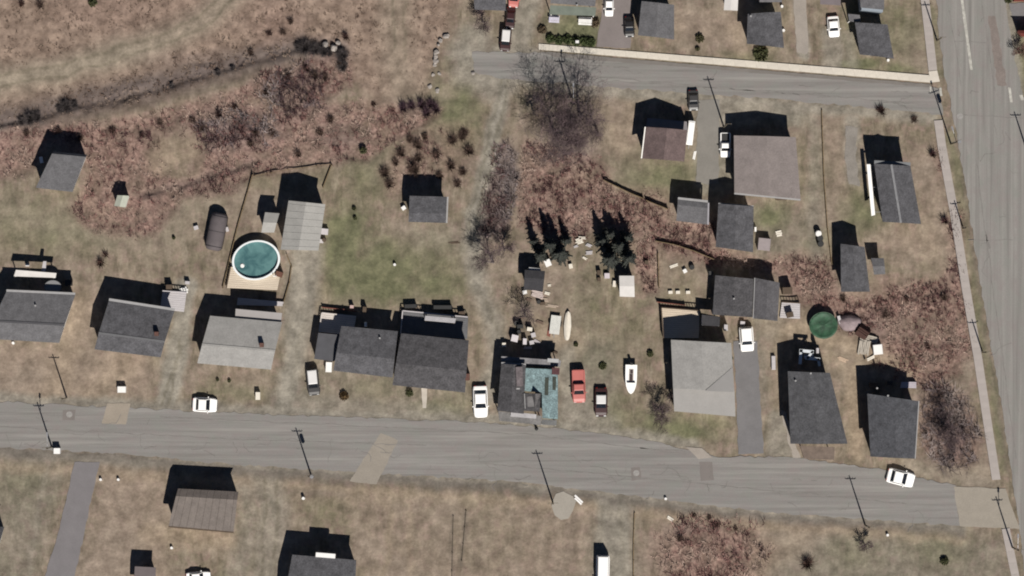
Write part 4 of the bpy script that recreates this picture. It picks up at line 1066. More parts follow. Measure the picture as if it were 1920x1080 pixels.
def make_pool():
    x, y, _ = W(481, 488)
    root = tag(empty("swimming_pool", (x, y, 0)), "round above ground swimming pool with teal water and white rim", "swimming pool")
    n = 48
    rx, ry, rot = 45 / PPM, 37 / PPM, math.radians(12)
    R = lambda k, z: ring_pts(x, y, rx * k, ry * k, z, n, rot)
    part("pool_wall", MB().loft([R(.995, -.2), R(.995, 1.2), R(.93, 1.2), R(.93, -.2)], False), POOLW, root, True)
    part("rim", MB().loft([R(1.005, 1.2), R(1.005, 1.27), R(.92, 1.27), R(.92, 1.2), R(1.005, 1.2)], False), mat("white_rim", (.58, .60, .60), .5, .06, 2), root)
    part("liner", MB().add(R(.928, .15), [tuple(range(n))]), LINER, root)
    wm = bpy.data.materials.new("pool_water"); wm.use_nodes = True
    nt = wm.node_tree; b = nt.nodes["Principled BSDF"]
    b.inputs["Roughness"].default_value = .06; b.inputs["Specular IOR Level"].default_value = .5
    tc = nt.nodes.new("ShaderNodeTexCoord"); nz = nt.nodes.new("ShaderNodeTexNoise"); nz.inputs["Scale"].default_value = .7; nz.inputs["Detail"].default_value = 5; nz.inputs["Distortion"].default_value = .8
    nt.links.new(tc.outputs["Object"], nz.inputs["Vector"])
    rp = nt.nodes.new("ShaderNodeValToRGB"); rp.color_ramp.elements[0].position = .32; rp.color_ramp.elements[1].position = .65
    rp.color_ramp.elements[0].color = (.034, .082, .09, 1); rp.color_ramp.elements[1].color = (.085, .168, .168, 1)
    nt.links.new(nz.outputs["Fac"], rp.inputs[0]); nt.links.new(rp.outputs[0], b.inputs["Base Color"])
    bp = nt.nodes.new("ShaderNodeBump"); bp.inputs["Strength"].default_value = .15; nt.links.new(nz.outputs["Fac"], bp.inputs["Height"]); nt.links.new(bp.outputs[0], b.inputs["Normal"])
    part("water", MB().add(R(.928, .82), [tuple(range(n))]), wm, root)
    lx, ly, _ = W(516, 516)
    ld = MB()
    for s in (-.2, .2):
        ld.tube((lx + s, ly - .3, 0), (lx + s, ly, 1.9), .04, .04)
    for k in range(4):
        ld.tube((lx - .2, ly - .25 + k * .07, .3 + k * .4), (lx + .2, ly - .25 + k * .07, .3 + k * .4), .03, .03)
    part("ladder", ld, WHITEP, root)
    fx, fy, _ = W(455, 498)
    solo("pool_float", MB().tube((fx, fy, .815), (fx, fy, .95), .3, .22, 12), WHITEP, "small white float at the left side of the teal pool water", "pool float", (fx, fy, .82))


make_pool()


def make_cover():
    x, y, _ = W(1543, 610)
    root = tag(empty("covered_pool", (x, y, 0)), "round pool under a dark green sagging cover", "covered pool")
    n = 40
    R = lambda k, z: ring_pts(x, y, 25.5 / PPM * k, 24 / PPM * k, z, n, 0)
    part("pool_wall", MB().loft([R(1, -.2), R(1, 1.0)], False), mat("green_pool_wall", (.03, .05, .03), .6, .2, 2), root, True)
    mb = MB()
    rings = []
    for k, z in ((1.03, .9), (1.03, 1.02), (.93, 1.06), (.85, .98), (.6, .93), (.35, .95), (.12, 1.0)):
        rings.append([(p[0] + random.uniform(-.02, .02), p[1] + random.uniform(-.02, .02), z + random.uniform(-.03, .03)) for p in R(k, z)])
    mb.loft(rings, False)
    m = len(mb.v); mb.v.append((x, y, 1.0))
    for i in range(n): mb.f.append((m - n + i, m - n + (i + 1) % n, m))
    part("cover", mb, TARP_G, root, True)
    part("rim", MB().loft([R(1.05, .98), R(1.05, 1.03), R(.99, 1.03), R(.99, .98), R(1.05, .98)], False), mat("green_rim", (.05, .085, .055), .5, .15, 2), root)


make_cover()


def make_trampoline():
    x, y, _ = W(101, 538, 1)
    root = tag(empty("trampoline", (x, y, 0)), "round grey trampoline behind the left edge house", "trampoline")
    R = lambda k, z: ring_pts(x, y, 1.15 * k, .9 * k, z, 24)
    part("mat", MB().add(R(.93, 2.4), [tuple(range(24))]), mat("grey_mat", (.16, .16, .165), .8, .06, 1), root)
    part("frame", MB().loft([R(1, 2.36), R(1, 2.45), R(.92, 2.45), R(.92, 2.36), R(1, 2.36)], False), mat("frame_grey", (.12, .12, .125), .6, .06, 1), root)
    for k in range(4):
        a = k * math.pi / 2 + .6
        part("leg", MB().tube((x + 1.05 * math.cos(a), y + .82 * math.sin(a), -.25), (x + 1.05 * math.cos(a), y + .82 * math.sin(a), 2.36), .05, .05), STEEL, root)


make_trampoline()


# ------------------------------------------------------------------ vehicles
def vehicle(px, py, Lpx, Wpx, heading, kind, paint, label, roofp=None, cat="car", group="vehicles parked at the houses"):
    L, Wd = Lpx / PPM, Wpx / PPM
    s = L / 4.4
    H = {'sedan': 1.42, 'suv': 1.72, 'pickup': 1.75, 'van': 2.0}[kind] * max(.8, min(1.1, s))
    x, y, _ = W(px, py, .6)
    name = {'sedan': "parked_car", 'suv': "parked_car", 'pickup': "pickup_truck", 'van': "parked_van"}[kind]
    root = tag(empty(name, (x, y, .012), math.radians(heading)), label, cat, group)
    hw = Wd / 2
    belt = .62 * H if kind != 'van' else .55 * H
    st = [(-.5, .78, .72), (-.475, .92, .9), (-.40, .98, .97), (-.2, 1, 1), (.05, 1, 1), (.2, .99, .98), (.36, .95, .9), (.45, .88, .8), (.49, .76, .66), (.5, .66, .55)]
    if kind in ('suv', 'van', 'pickup'): st = [(-.5, .88, .9), (-.485, .95, .97), (-.40, 1, 1), (-.2, 1, 1), (.05, 1, 1), (.25, .99, .99), (.38, .96, .94), (.46, .90, .86), (.495, .80, .72), (.5, .72, .6)]
    rings = []
    for fx, fw, fh in st:
        zt = belt * fh; w2 = hw * fw; zb = .2
        rings.append([(fx * L, -w2 * .9, zb), (fx * L, -w2, zb + .15), (fx * L, -w2, zt - .13), (fx * L, -w2 * .86, zt), (fx * L, w2 * .86, zt), (fx * L, w2, zt - .13), (fx * L, w2, zb + .15), (fx * L, w2 * .9, zb)])
    body = lpart("body", MB().loft(rings), paint, root)
    b0, b1, t0, t1 = {'sedan': (-.36, .21, -.24, .05), 'suv': (-.485, .23, -.43, .07), 'pickup': (-.10, .25, -.06, .12), 'van': (-.49, .34, -.47, .24)}[kind]
    wb, wt = hw * .86, hw * .74
    z0, z1 = belt * .97, H - .05
    B = [(b0 * L, -wb, z0), (b1 * L, -wb, z0), (b1 * L, wb, z0), (b0 * L, wb, z0)]
    T = [(t0 * L, -wt, z1), (t1 * L, -wt, z1), (t1 * L, wt, z1), (t0 * L, wt, z1)]
    lpart("cabin", MB().add(B + T, [(3, 2, 1, 0), (4, 5, 6, 7), (0, 1, 5, 4), (1, 2, 6, 5), (2, 3, 7, 6), (3, 0, 4, 7)]), paint, root)
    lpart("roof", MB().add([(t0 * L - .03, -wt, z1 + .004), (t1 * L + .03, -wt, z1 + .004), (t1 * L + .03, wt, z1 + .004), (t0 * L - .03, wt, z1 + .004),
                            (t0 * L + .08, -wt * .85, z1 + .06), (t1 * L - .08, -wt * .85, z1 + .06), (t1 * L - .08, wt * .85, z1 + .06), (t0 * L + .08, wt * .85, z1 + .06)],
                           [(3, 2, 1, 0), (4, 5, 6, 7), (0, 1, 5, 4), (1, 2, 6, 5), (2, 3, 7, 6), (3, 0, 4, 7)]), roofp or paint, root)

    def pane(nm, a, b, c, d):
        q = [np.array(p, float) for p in (a, b, c, d)]
        ctr = sum(q) / 4
        nrm = np.cross(q[1] - q[0], q[3] - q[0]); nrm /= np.linalg.norm(nrm)
        mid = np.array((0, 0, (z0 + z1) / 2))
        if nrm @ (ctr - np.array(((b0 + b1) / 2 * L, 0, (z0 + z1) / 2))) < 0: nrm = -nrm
        q = [ctr + (p - ctr) * .90 for p in q]
        vs = [tuple(p + nrm * .015) for p in q] + [tuple(p - nrm * .01) for p in q]
        lpart(nm, MB().add(vs, [(0, 1, 2, 3), (7, 6, 5, 4), (0, 4, 5, 1), (1, 5, 6, 2), (2, 6, 7, 3), (3, 7, 4, 0)]), CGLASS, root)
    pane("windscreen", B[1], B[2], T[2], T[1])
    pane("rear_window", B[0], B[3], T[3], T[0])
    pane("side_window", B[0], B[1], T[1], T[0])
    pane("side_window", B[3], B[2], T[2], T[3])
    if kind == 'pickup':
        z = belt * 1.0
        lpart("cargo_bed", MB().box(-.30 * L, 0, z - .02, z + .012, L * .34, Wd * .74), BLACKP if paint is not P_RED else P_RED, root)
        for sy in (-1, 1):
            lpart("bed_rail", MB().box(-.30 * L, sy * hw * .86, z - .02, z + .10, L * .36, Wd * .07), paint, root)
        lpart("tailgate", MB().box(-.485 * L, 0, z - .3, z + .10, .07, Wd * .8), paint, root)
    wr = .31 * max(.85, min(1.1, s))
    if "wheel_cache" not in globals(): globals()["wheel_cache"] = {}
    for fx in (-.31, .32):
        for sy in (-1, 1):
            t = lpart("tyre", MB().tube((0, -.1, 0), (0, .1, 0), wr, wr, 14), TYRE, root, (fx * L, sy * (hw - .09), wr))
            rim = link("rim", MB().tube((0, -.11, 0), (0, .11, 0), wr * .58, wr * .58, 10).mesh("rim", RIMM), t)
    for sy in (-1, 1):
        lpart("headlight", MB().box(.478 * L, sy * hw * .6, belt * .62, belt * .78, .10, Wd * .17), LAMP, root)
        lpart("taillight", MB().box(-.488 * L, sy * hw * .68, belt * .62, belt * .82, .08, Wd * .14), TAIL, root)
        lpart("mirror", MB().box(b1 * L - .25, sy * (hw + .07), belt * .92, belt * 1.05, .12, .18), paint, root)
    lpart("bumper", MB().box(.5 * L, 0, .25, .45, .08, Wd * .7), P_DGREY, root)
    lpart("bumper", MB().box(-.5 * L, 0, .25, .45, .08, Wd * .8), P_DGREY, root)
    return root


vehicle(901, 753, 60, 27, -88, 'sedan', P_WHITE, "white car west of the patchwork house, near the kerb")
vehicle(1085, 724, 62, 25, -88, 'pickup', P_RED, "faded red pickup truck east of the patchwork house", cat="truck")
vehicle(1127, 754, 54, 24, -90, 'sedan', P_MAROON, "dark maroon car with glare painted pale on its roof beside the red pickup", roofp=P_SILVER)  # pale roof paint stands in for sun glare on the maroon roof
vehicle(384, 759, 46, 27, -3, 'sedan', P_WHITE, "white car parked along the kerb below the pale grey house")
vehicle(587, 716, 50, 23, -84, 'suv', P_DGREY, "dark car with a pale roof at the corner of the joined houses", roofp=P_SILVER)
vehicle(1400, 636, 46, 26, -86, 'suv', P_WHITE, "white car at the top of the asphalt drive by the pale house")
vehicle(1689, 896, 52, 28, -14, 'sedan', P_WHITE, "white car slanted on the road by the avenue corner house")
vehicle(1130, 1074, 66, 25, -91, 'van', P_WHITE, "tall white van on the gravel drive at the bottom", cat="van")
vehicle(1563, 50, 40, 22, -85, 'sedan', P_WHITE, "white car on the gravel drive at the top right")
vehicle(1180, 50, 38, 19, -88, 'sedan', P_BLACK, "black car beside the plain grey gabled house at the top")
vehicle(1300, 188, 38, 20, -88, 'sedan', P_DGREY, "dark grey car nosed up to the maroon roofed house")
vehicle(1360, 272, 46, 20, -90, 'pickup', P_WHITE, "white pickup truck beside the taupe roofed house", cat="truck")
vehicle(1142, 12, 38, 17, -90, 'sedan', P_WHITE, "white car at the top edge on the pinkish driveway")
vehicle(948, 75, 42, 20, -95, 'suv', P_MAROON, "dark red car with grey roof at the head of the gravel drive", roofp=P_SILVER)
vehicle(957, 34, 40, 18, -95, 'sedan', P_MAROON, "dark red car second from the road on the top gravel drive")
vehicle(964, -6, 40, 20, -95, 'sedan', P_RED, "faded red car cut by the top edge of the photo")
vehicle(372, 1084, 46, 24, 4, 'sedan', P_WHITE, "white car cut by the bottom edge beside the mauve shed")


def boat():
    x, y, _ = W(1183, 711)
    root = tag(empty("motor_boat", (x, y, .35), math.radians(-91)), "white motor boat with dark seats on the lawn, bow pointing south", "boat")
    L, hw = 3.9, .78
    rings, inner = [], []
    for t in (0, .15, .4, .6, .75, .87, .95, 1.0):
        wd = hw * (1 if t < .45 else max(.06, math.sqrt(max(0, 1 - ((t - .45) / .55) ** 2)) ** 1.1))
        xx = -L / 2 + t * L
        rings.append([(xx, -wd, .7), (xx, -wd * .92, .35), (xx, 0, .0 if t < .8 else .25), (xx, wd * .92, .35), (xx, wd, .7)])
    lpart("hull", MB().loft(rings), P_WHITE, root)
    lpart("foredeck", MB().add([(.45, -.74, .705), (.45, .74, .705), (1.2, .55, .72), (1.75, .2, .72), (1.9, 0, .72), (1.75, -.2, .72), (1.2, -.55, .72)], [(0, 6, 5, 4, 3, 2, 1)]), P_WHITE, root)
    lpart("cockpit", MB().box(-.55, 0, .5, .715, 1.7, .62), mat("grey_cockpit", (.3, .27, .25), .7, .1, 2), root)
    lpart("seat", MB().box(-.2, 0, .6, .82, .9, .38), mat("dark_seat", (.035, .02, .02), .7, .1, 3), root)
    lpart("seat", MB().box(-1.0, .05, .6, .80, .45, .36), mat("dark_seat", (.035, .02, .02)), root)
    lpart("windscreen", MB().box(.42, 0, .7, 1.0, .06, 1.1), CGLASS, root)
    lpart("outboard_motor", MB().box(-L / 2 - .12, 0, .3, 1.0, .3, .3), BLACKP, root)
    tr = lpart("trailer_frame", MB().box(-.1, 0, -.05, .05, 3.2, .7), STEEL, root)
    for s in (-1, 1):
        lpart("wheel", MB().tube((-.7, s * .62, -.05), (-.7, s * .75, -.05), .29, .29, 12), TYRE, root)


boat()


def skiff(px, py, L, Wd, rot, m, label, cat, pointed):
    x, y, _ = W(px, py)
    root = tag(empty("upturned_boat" if pointed else "flat_trailer", (x, y, 0), rot), label, cat)
    if pointed:
        rings = []
        for t in (0, .06, .2, .5, .8, .94, 1):
            wd = Wd / 2 * (math.sin(math.pi * (.12 + .76 * t)) ** .7)
            xx = -L / 2 + t * L
            if t in (0, 1): wd *= .6
            rings.append([(xx, -wd, 0.05), (xx, -wd * .9, .3), (xx, -wd * .3, .48), (xx, wd * .3, .48), (xx, wd * .9, .3), (xx, wd, .05)])
        lpart("hull", MB().loft(rings), m, root)
        lpart("keel", MB().box(0, 0, .47, .54, L * .8, .06), m, root)
        for s in (-1, 1): lpart("support", MB().box(s * L * .3, 0, -.2, .1, .15, Wd * .8), WOOD_G, root)
    else:
        n = 7
        for k in range(n):
            lpart("board", MB().box(0, -Wd / 2 + (k + .5) * Wd / n, .5, .56, L, Wd / n * .93), m, root)
        lpart("trailer_frame", MB().box(0, 0, .38, .495, L * .95, Wd * .8), STEEL, root)
        lpart("drawbar", MB().tube((L / 2 - .2, 0, .42), (L / 2 + .5, 0, .35), .05, .05), STEEL, root)
        for s in (-1, 1):
            lpart("wheel", MB().tube((-.2, s * (Wd / 2 - .02), .28), (-.2, s * (Wd / 2 + .14), .28), .28, .28, 12), TYRE, root)


skiff(1041, 609, 2.5, 1.35, math.radians(-97), mat("greyed_white_board", (.46, .46, .43), .8, .1, 2), "flat grey white board trailer on the lawn, left of the cream boat", "trailer", False)
skiff(1064, 611, 3.9, 1.05, math.radians(-93), CREAM, "long cream upturned boat on the lawn beside the board trailer", "boat", True)


def white_trailer():
    x, y, _ = W(1294, 250)
    root = tag(empty("long_trailer", (x, y, 0), math.radians(-97)), "long narrow white trailer alongside the maroon roofed house", "trailer")
    L, Wd = 3.2, .85
    lpart("box_body", MB().box(0, 0, .4, 1.7, L, Wd), P_WHITE, root)
    lpart("roof", MB().box(0, 0, 1.7, 1.8, L * .96, Wd * .9, 0, .92), P_WHITE, root)
    lpart("door", MB().box(-L / 2 - .02, 0, .5, 1.6, .04, Wd * .8), P_SILVER, root)
    lpart("drawbar", MB().tube((L / 2, 0, .4), (L / 2 + .5, 0, .35), .05, .05), STEEL, root)
    for s in (-1, 1): lpart("wheel", MB().tube((0, s * .35, .26), (0, s * .5, .26), .26, .26, 12), TYRE, root)


white_trailer()


def capsule_shed():
    x, y, _ = W(405, 434, 1.5)
    root = tag(empty("tarp_shelter", (x, y, 0), math.radians(-101)), "dark rounded tarp shelter on the lawn west of the fence", "shelter")
    L, hw = 5.1, 1.2
    rings = []
    for t, k in ((-.5, .55), (-.47, .8), (-.42, .95), (-.3, 1), (.3, 1), (.42, .95), (.47, .8), (.5, .55)):
        rings.append([(t * L, hw * k * math.cos(a), -.2 + (1.0 if 0 < i < 8 else 0) + 1.0 * k * math.sin(a) * (1 if 0 < i < 8 else 0)) for i, a in enumerate([math.pi * j / 8 for j in range(9)])])
    lpart("cover", MB().loft(rings), mat("dark_mauve_tarp", (.082, .07, .072), .75, .12, 1.2, bump=.3), root, smooth=True)
    for t in (-.4, 0, .4):
        mb = MB()
        for j in range(8):
            a0, a1 = math.pi * j / 8, math.pi * (j + 1) / 8
            mb.tube((t * L, (hw + .01) * math.cos(a0), .8 + 1.02 * math.sin(a0)), (t * L, (hw + .01) * math.cos(a1), .8 + 1.02 * math.sin(a1)), .025, .025, 5)
        lpart("hoop", mb, R_BLACK, root)


capsule_shed()


# ------------------------------------------------------------------ fences
def fence(pts, h, label, m=FENCEM, seg=2.3, thick=.05, cat="fence", group=None, wire=False):
    h *= .5
    P = [W(*p)[:2] for p in pts]
    root = tag(empty("fence", (*P[0], 0)), label, cat, group)
    for i in range(len(P) - 1):
        a, b = P[i], P[i + 1]
        L = math.dist(a, b); rot = math.atan2(b[1] - a[1], b[0] - a[0])
        n = max(1, round(L / seg))
        for k in range(n + (1 if i == len(P) - 2 else 0)):
            p = lerp2(a, b, k / n)
            part("post", MB().box(p[0], p[1], -.4, h + .08, .11, .11, rot), m, root)
        for k in range(n):
            p = lerp2(a, b, (k + .5) / n)
            if wire:
                for z in (h * .45, h - .05): part("rail", MB().box(p[0], p[1], z - .04, z + .04, L / n - .12, .05, rot), m, root)
            else:
                pn = MB()
                nb = 9
                for j in range(nb):
                    q = lerp2(a, b, (k + (j + .5) / nb) / n)
                    pn.box(q[0], q[1], -.2, h - random.uniform(0, .05), L / n / nb * .93, thick, rot)
                o = part("panel", pn, m, root)
                part("rail", MB().box(p[0] + .05 * math.sin(rot), p[1] - .05 * math.cos(rot), h * .75, h * .75 + .09, L / n - .12, .05, rot), m, root, sub=o)


fence([(474, 328), (446, 425), (433, 478), (418, 540)], .8, "long brown board fence running past the west side of the pool")
fence([(622, 310), (606, 352)], .8, "short brown fence at the corner of the garage yard")
fence([(478, 330), (540, 318), (620, 308)], .5, "low weathered rail fence along the north of the garage yard", wire=True)
fence([(1132, 338), (1186, 364), (1206, 372)], 1.4, "dark board fence along the brush, upper section")
fence([(1212, 376), (1252, 392)], 1.4, "dark board fence along the brush, short lower section by the grey shed")
fence([(1230, 452), (1262, 458), (1300, 470), (1338, 486)], 1.1, "brown fence slanting through the brush below the square shed")
fence([(1234, 475), (1236, 540)], .8, "short brown fence dropping south from the slanting brush fence")
fence([(1541, 207), (1545, 330), (1552, 430), (1560, 495)], .6, "long straight brown fence east of the taupe house")
fence([(1190, 962), (1188, 1020), (1188, 1140)], .45, "brown fence along the gravel drive at the bottom")
fence([(538, 478), (547, 500), (543, 530), (531, 572)], .9, "curved brown fence on the east side of the pool deck")
fence([(605, 576), (645, 580), (668, 584)], 1.2, "dark red fence behind the left joined house", m=REDW)
fence([(1232, 566), (1284, 572)], 1.3, "dark red fence behind the L shaped deck", m=REDW)
fence([(1204, 500), (1208, 545)], .9, "low rusty fence beside the white garden shed", m=REDW) if False else None
fence([(850, 968), (846, 1140)], .3, "long low wire line between the south lawns, left of the pair", wire=True, m=WIREM)
fence([(874, 958), (866, 1052)], .3, "short low wire line between the south lawns, right of the pair", wire=True, m=WIREM)


# ------------------------------------------------------------------ utility poles
def pole(px, py, h, label, arm=1.0, rot=0.0, lamp=False, tr=False):
    x, y, _ = W(px, py)
    root = tag(empty("utility_pole", (x, y, 0), rot), label, "utility pole", "utility poles along the streets")
    lpart("pole", MB().tube((0, 0, -.5), (0, 0, h), .12, .07, 10), POLEM, root)
    ca = lpart("crossarm", MB().box(0, .13, h - .72, h - .62, 1.3 * arm, .06), POLEM, root)
    for k in (-.68, -.3, .3, .68):
        link("insulator", MB().tube((k * arm, .13, h - .62), (k * arm, .13, h - .46), .05, .03, 6).mesh("insulator", STEEL), ca)
    if tr: lpart("transformer", MB().tube((.38, 0, h - 2.2), (.38, 0, h - 1.2), .25, .25, 12), STEEL, root)
    if lamp:
        lpart("lamp_arm", MB().tube((0, 0, h - 1.6), (0, 1.7, h - 1.2), .04, .04), STEEL, root)
        lpart("lamp_head", MB().box(0, 1.9, h - 1.28, h - 1.12, .22, .55), STEEL, root)


pole(125, 746, 7.0, "utility pole on the lawn in front of the slate house with chimney")
pole(97, 838, 7.2, "utility pole on the south kerb beside the small white box", lamp=True)
pole(583, 890, 7.6, "utility pole on the south kerb west of the tan road patch", tr=True)
pole(1036, 940, 8.3, "utility pole on the south kerb by the grey concrete pad")
pole(1622, 984, 8.0, "utility pole on the south kerb near the avenue corner")
pole(1898, 1026, 8.2, "utility pole on the avenue pavement at the bottom right", lamp=True)
pole(1783, 270, 9.0, "utility pole on the avenue pavement south of the side street corner", rot=.3, lamp=True, tr=True)
pole(1757, 76, 6.4, "utility pole on the avenue verge at the top right")
pole(1806, 428, 4.6, "short utility pole on the avenue pavement by the white awning house")
pole(1842, 660, 5.4, "utility pole on the avenue verge beside the brush")
pole(1922, 272, 5.4, "utility pole across the avenue at the right edge")
pole(1357, 238, 8.2, "utility pole between the maroon house and the taupe house")
pole(1074, 190, 7.0, "utility pole standing inside the big bare tree", lamp=True)


# ------------------------------------------------------------------ vegetation
def np_mesh(name, V, F, tint=None, m=None, tri=True):
    me = bpy.data.meshes.new(name)
    k = F.shape[1]
    me.vertices.add(len(V)); me.vertices.foreach_set("co", V.astype(np.float32).ravel())
    me.loops.add(F.size); me.loops.foreach_set("vertex_index", F.astype(np.int32).ravel())
    me.polygons.add(len(F))
    me.polygons.foreach_set("loop_start", np.arange(0, F.size, k)); me.polygons.foreach_set("loop_total", np.full(len(F), k))
    me.update(calc_edges=True)
    if tint is not None:
        at = me.attributes.new("tint", 'FLOAT_COLOR', 'POINT')
        at.data.foreach_set("color", np.concatenate([tint, np.ones((len(tint), 1))], 1).astype(np.float32).ravel())
    if m: me.materials.append(m)
    return me


M_TINT = attr_mat("brush_twigs")


def blades(base, n_per, lmin, lmax, width, spread, pal, rng):
    """tapered twigs springing from each base point; returns verts, tris, tints"""
    N = len(base) * n_per
    b = np.repeat(base, n_per, 0)
    az = rng.uniform(0, 2 * math.pi, N)
    tilt = rng.uniform(.1, spread, N)
    hk = np.clip(.45 + 1.5 * fbm(base[:, 0] * PPM + 7000, base[:, 1] * PPM + 7000, 34, 29, 3) - .25, .45, 1.6)
    L = rng.uniform(lmin, lmax, N) * np.repeat(hk, n_per)
    d = np.stack([np.sin(tilt) * np.cos(az), np.sin(tilt) * np.sin(az), np.cos(tilt)], -1)
    side = np.stack([-np.sin(az), np.cos(az), np.zeros(N)], -1)
    b = b + rng.uniform(-.18, .18, (N, 3)) * (1, 1, 0)
    wv = width * rng.uniform(.6, 1.4, N)[:, None]
    up = b + d * L[:, None]
    mid = b + d * L[:, None] * .55 + rng.normal(0, .05, (N, 3))
    V = np.stack([b - side * wv * .6, b + side * wv * .6, mid + side * wv * .5, mid - side * wv * .5, up + side * .006, up - side * .006], 1).reshape(-1, 3)
    i = np.arange(N) * 6
    F = np.concatenate([np.stack([i, i + 1, i + 2, i + 3], -1), np.stack([i + 3, i + 2, i + 4, i + 5], -1)])
    P = np.array(pal)
    P = P[np.argsort(P.sum(1))]
    cl = fbm(base[:, 0] * PPM + 4000, base[:, 1] * PPM + 4000, 46, 19, 4)
    ci = np.clip(((cl - .5) * 3.4 + .5) * len(P) + rng.normal(0, 1.3, len(base)), 0, len(P) - .01).astype(int)
    t = P[np.repeat(ci, n_per)] * rng.uniform(.7, 1.3, (N, 1))
    return V, F, np.repeat(t, 6, 0)


def scatter(poly, density, rng, mk=None, thresh=.35):
    P = np.array(poly, float)
    lo, hi = np.maximum(P.min(0), (-40, -40)), np.minimum(P.max(0), (1960, 1120))
    n = int((hi[0] - lo[0]) * (hi[1] - lo[1]) / PPM ** 2 * density)
    x = rng.uniform(lo[0], hi[0], n); y = rng.uniform(lo[1], hi[1], n)
    if mk is None: mv = poly_mask(x, y, poly, 10)
    else: mv = mk(x, y)
    clump = fbm(x, y, 40, 71)
    keep = (mv * (.05 + 1.7 * clump) > rng.uniform(thresh * .6, thresh * 1.7, n))
    x, y = x[keep], y[keep]
    return np.stack([(x - 960) / PPM, (540 - y) / PPM, np.full(len(x), -.25)], -1)


# footprints kept clear of scattered growth
CLEAR = [[(60, 270), (170, 275), (145, 365), (60, 360)], [(205, 355), (250, 355), (245, 395), (205, 395)], [(1264, 352), (1335, 356), (1332, 424), (1264, 418)], [(1338, 358), (1420, 362), (1418, 476), (1338, 468)],
         [(1330, 500), (1470, 510), (1510, 560), (1505, 605), (1330, 600)], [(1565, 440), (1665, 440), (1665, 555), (1570, 555)], [(1510, 575), (1575, 575), (1575, 640), (1510, 640)],
         [(1600, 620), (1665, 620), (1665, 680), (1600, 680)], [(1155, 500), (1195, 500), (1195, 560), (1155, 560)], [(1618, 720), (1728, 725), (1725, 865), (1620, 865)]]


def clear(x, y):
    c = np.zeros_like(x)
    for p in CLEAR: c = np.maximum(c, poly_mask(x, y, p, 4))
    return 1 - c


PAL_RED = [(.165, .088, .078), (.21, .128, .112), (.25, .17, .146), (.115, .06, .057), (.295, .22, .182), (.185, .106, .094), (.072, .038, .038)]
PAL_TANG = [(.11, .078, .08), (.085, .05, .05), (.15, .118, .118), (.06, .04, .042), (.13, .07, .065), (.19, .16, .155)]
PAL_PURP = [(.15, .122, .12), (.19, .158, .152), (.105, .083, .083), (.215, .178, .165), (.075, .058, .058)]
PAL_LAWN = [(.105, .09, .065), (.085, .07, .05), (.22, .185, .14), (.25, .215, .165), (.13, .12, .075), (.17, .13, .11)]
PAL_STRAW = [(.205, .152, .116), (.182, .132, .1), (.158, .112, .086), (.225, .17, .132), (.115, .078, .06)]


def brush_obj(name, poly, density, pal, label, cat, lm, n_per=8, width=.05, spread=1.25, seed=1, mk=None):
    rng = np.random.default_rng(seed)
    f = mk or (lambda x, y: masks_brush(x, y) * clear(x, y))
    base = scatter(poly, density, rng, f)
    V, F, t = blades(base, n_per, lm[0], lm[1], width, spread, pal, rng)
    o = link(name, np_mesh(name, V, F, t, M_TINT))
    return tag(o, label, cat, kind="stuff")


def masks_brush(x, y): return masks(x, y)["brush"]


brush_obj("brush_thicket", BRUSH_LEFT, 2.0, PAL_RED, "reddish brown bare thicket spreading across the upper left", "brush", (.3, .85), seed=2)
brush_obj("brush_thicket", BRUSH_MID, 4.2, PAL_RED, "reddish brown bare thicket between the back yards on the right", "brush", (.28, .75), seed=3)
brush_obj("brush_thicket", BRUSH_SOUTH, 2.6, PAL_RED, "reddish brown bare thicket at the bottom right south of the road", "brush", (.35, 1.0), seed=4, mk=lambda x, y: poly_mask(x + 24 * (fbm(x, y, 30, 61) - .5), y + 24 * (fbm(x, y, 30, 67) - .5), BRUSH_SOUTH, 40))
brush_obj("brush_thicket", BRUSH_AVE, 3.0, PAL_PURP, "purplish bare thicket at the avenue corner beside the charcoal house", "brush", (.6, 1.7), 10, .045, seed=5)
brush_obj("hedgerow", HEDGE, 4.6, PAL_TANG, "grey bare hedgerow along the east side of the dirt lane", "hedgerow", (.5, 1.2), 9, .05, seed=6, mk=lambda x, y: poly_mask(x, y, HEDGE, 8))
brush_obj("brush_thicket", [(360, 205), (560, 110), (660, 150), (560, 270), (400, 290)], 3.4, PAL_TANG, "purple grey tangle of taller brush below the ditch", "brush", (.7, 1.6), 8, .05, seed=7,
          mk=lambda x, y: np.maximum(blob(x, y, 440, 245, 80, 38, 1), blob(x, y, 560, 170, 70, 60, .7)))
brush_obj("dry_grass", FIELD, 2.6, PAL_STRAW, "dry straw grass tufts over the open field at the upper left", "dry grass", (.12, .34), 7, .05, 1.1, seed=8,
          mk=lambda x, y: np.clip(poly_mask(x, y, FIELD, 15) * (1 - masks(x, y)["olive"]), 0, 1) * .85)


def lawn_mk(x, y):
    m = masks(x, y)
    off = np.zeros_like(x)
    for p in ([(-80, 745), (545, 772), (930, 787), (1140, 806), (1340, 848), (1640, 872), (1800, 905), (1900, 985), (1440, 970), (960, 910), (450, 880), (-80, 842)],
              [(880, 80), (1010, 80), (1740, 140), (1770, 220), (1500, 198), (1160, 172), (930, 155)], [(1720, -60), (1760, 200), (1780, 300), (1840, 700), (1900, 1160), (2000, 1160), (2000, -60)]):
        off = np.maximum(off, poly_mask(x, y, p, 5))
    return np.clip(1 - off - m["gravel"] - m["field"] - m["brush"] * .6, 0, 1) * .9


brush_obj("lawn_tufts", [(-40, -40), (1960, -40), (1960, 1120), (-40, 1120)], .9, PAL_LAWN, "dry tufts scattered over the tan lawns", "lawn grass", (.05, .16), 6, .045, 1.2, seed=12, mk=lawn_mk)


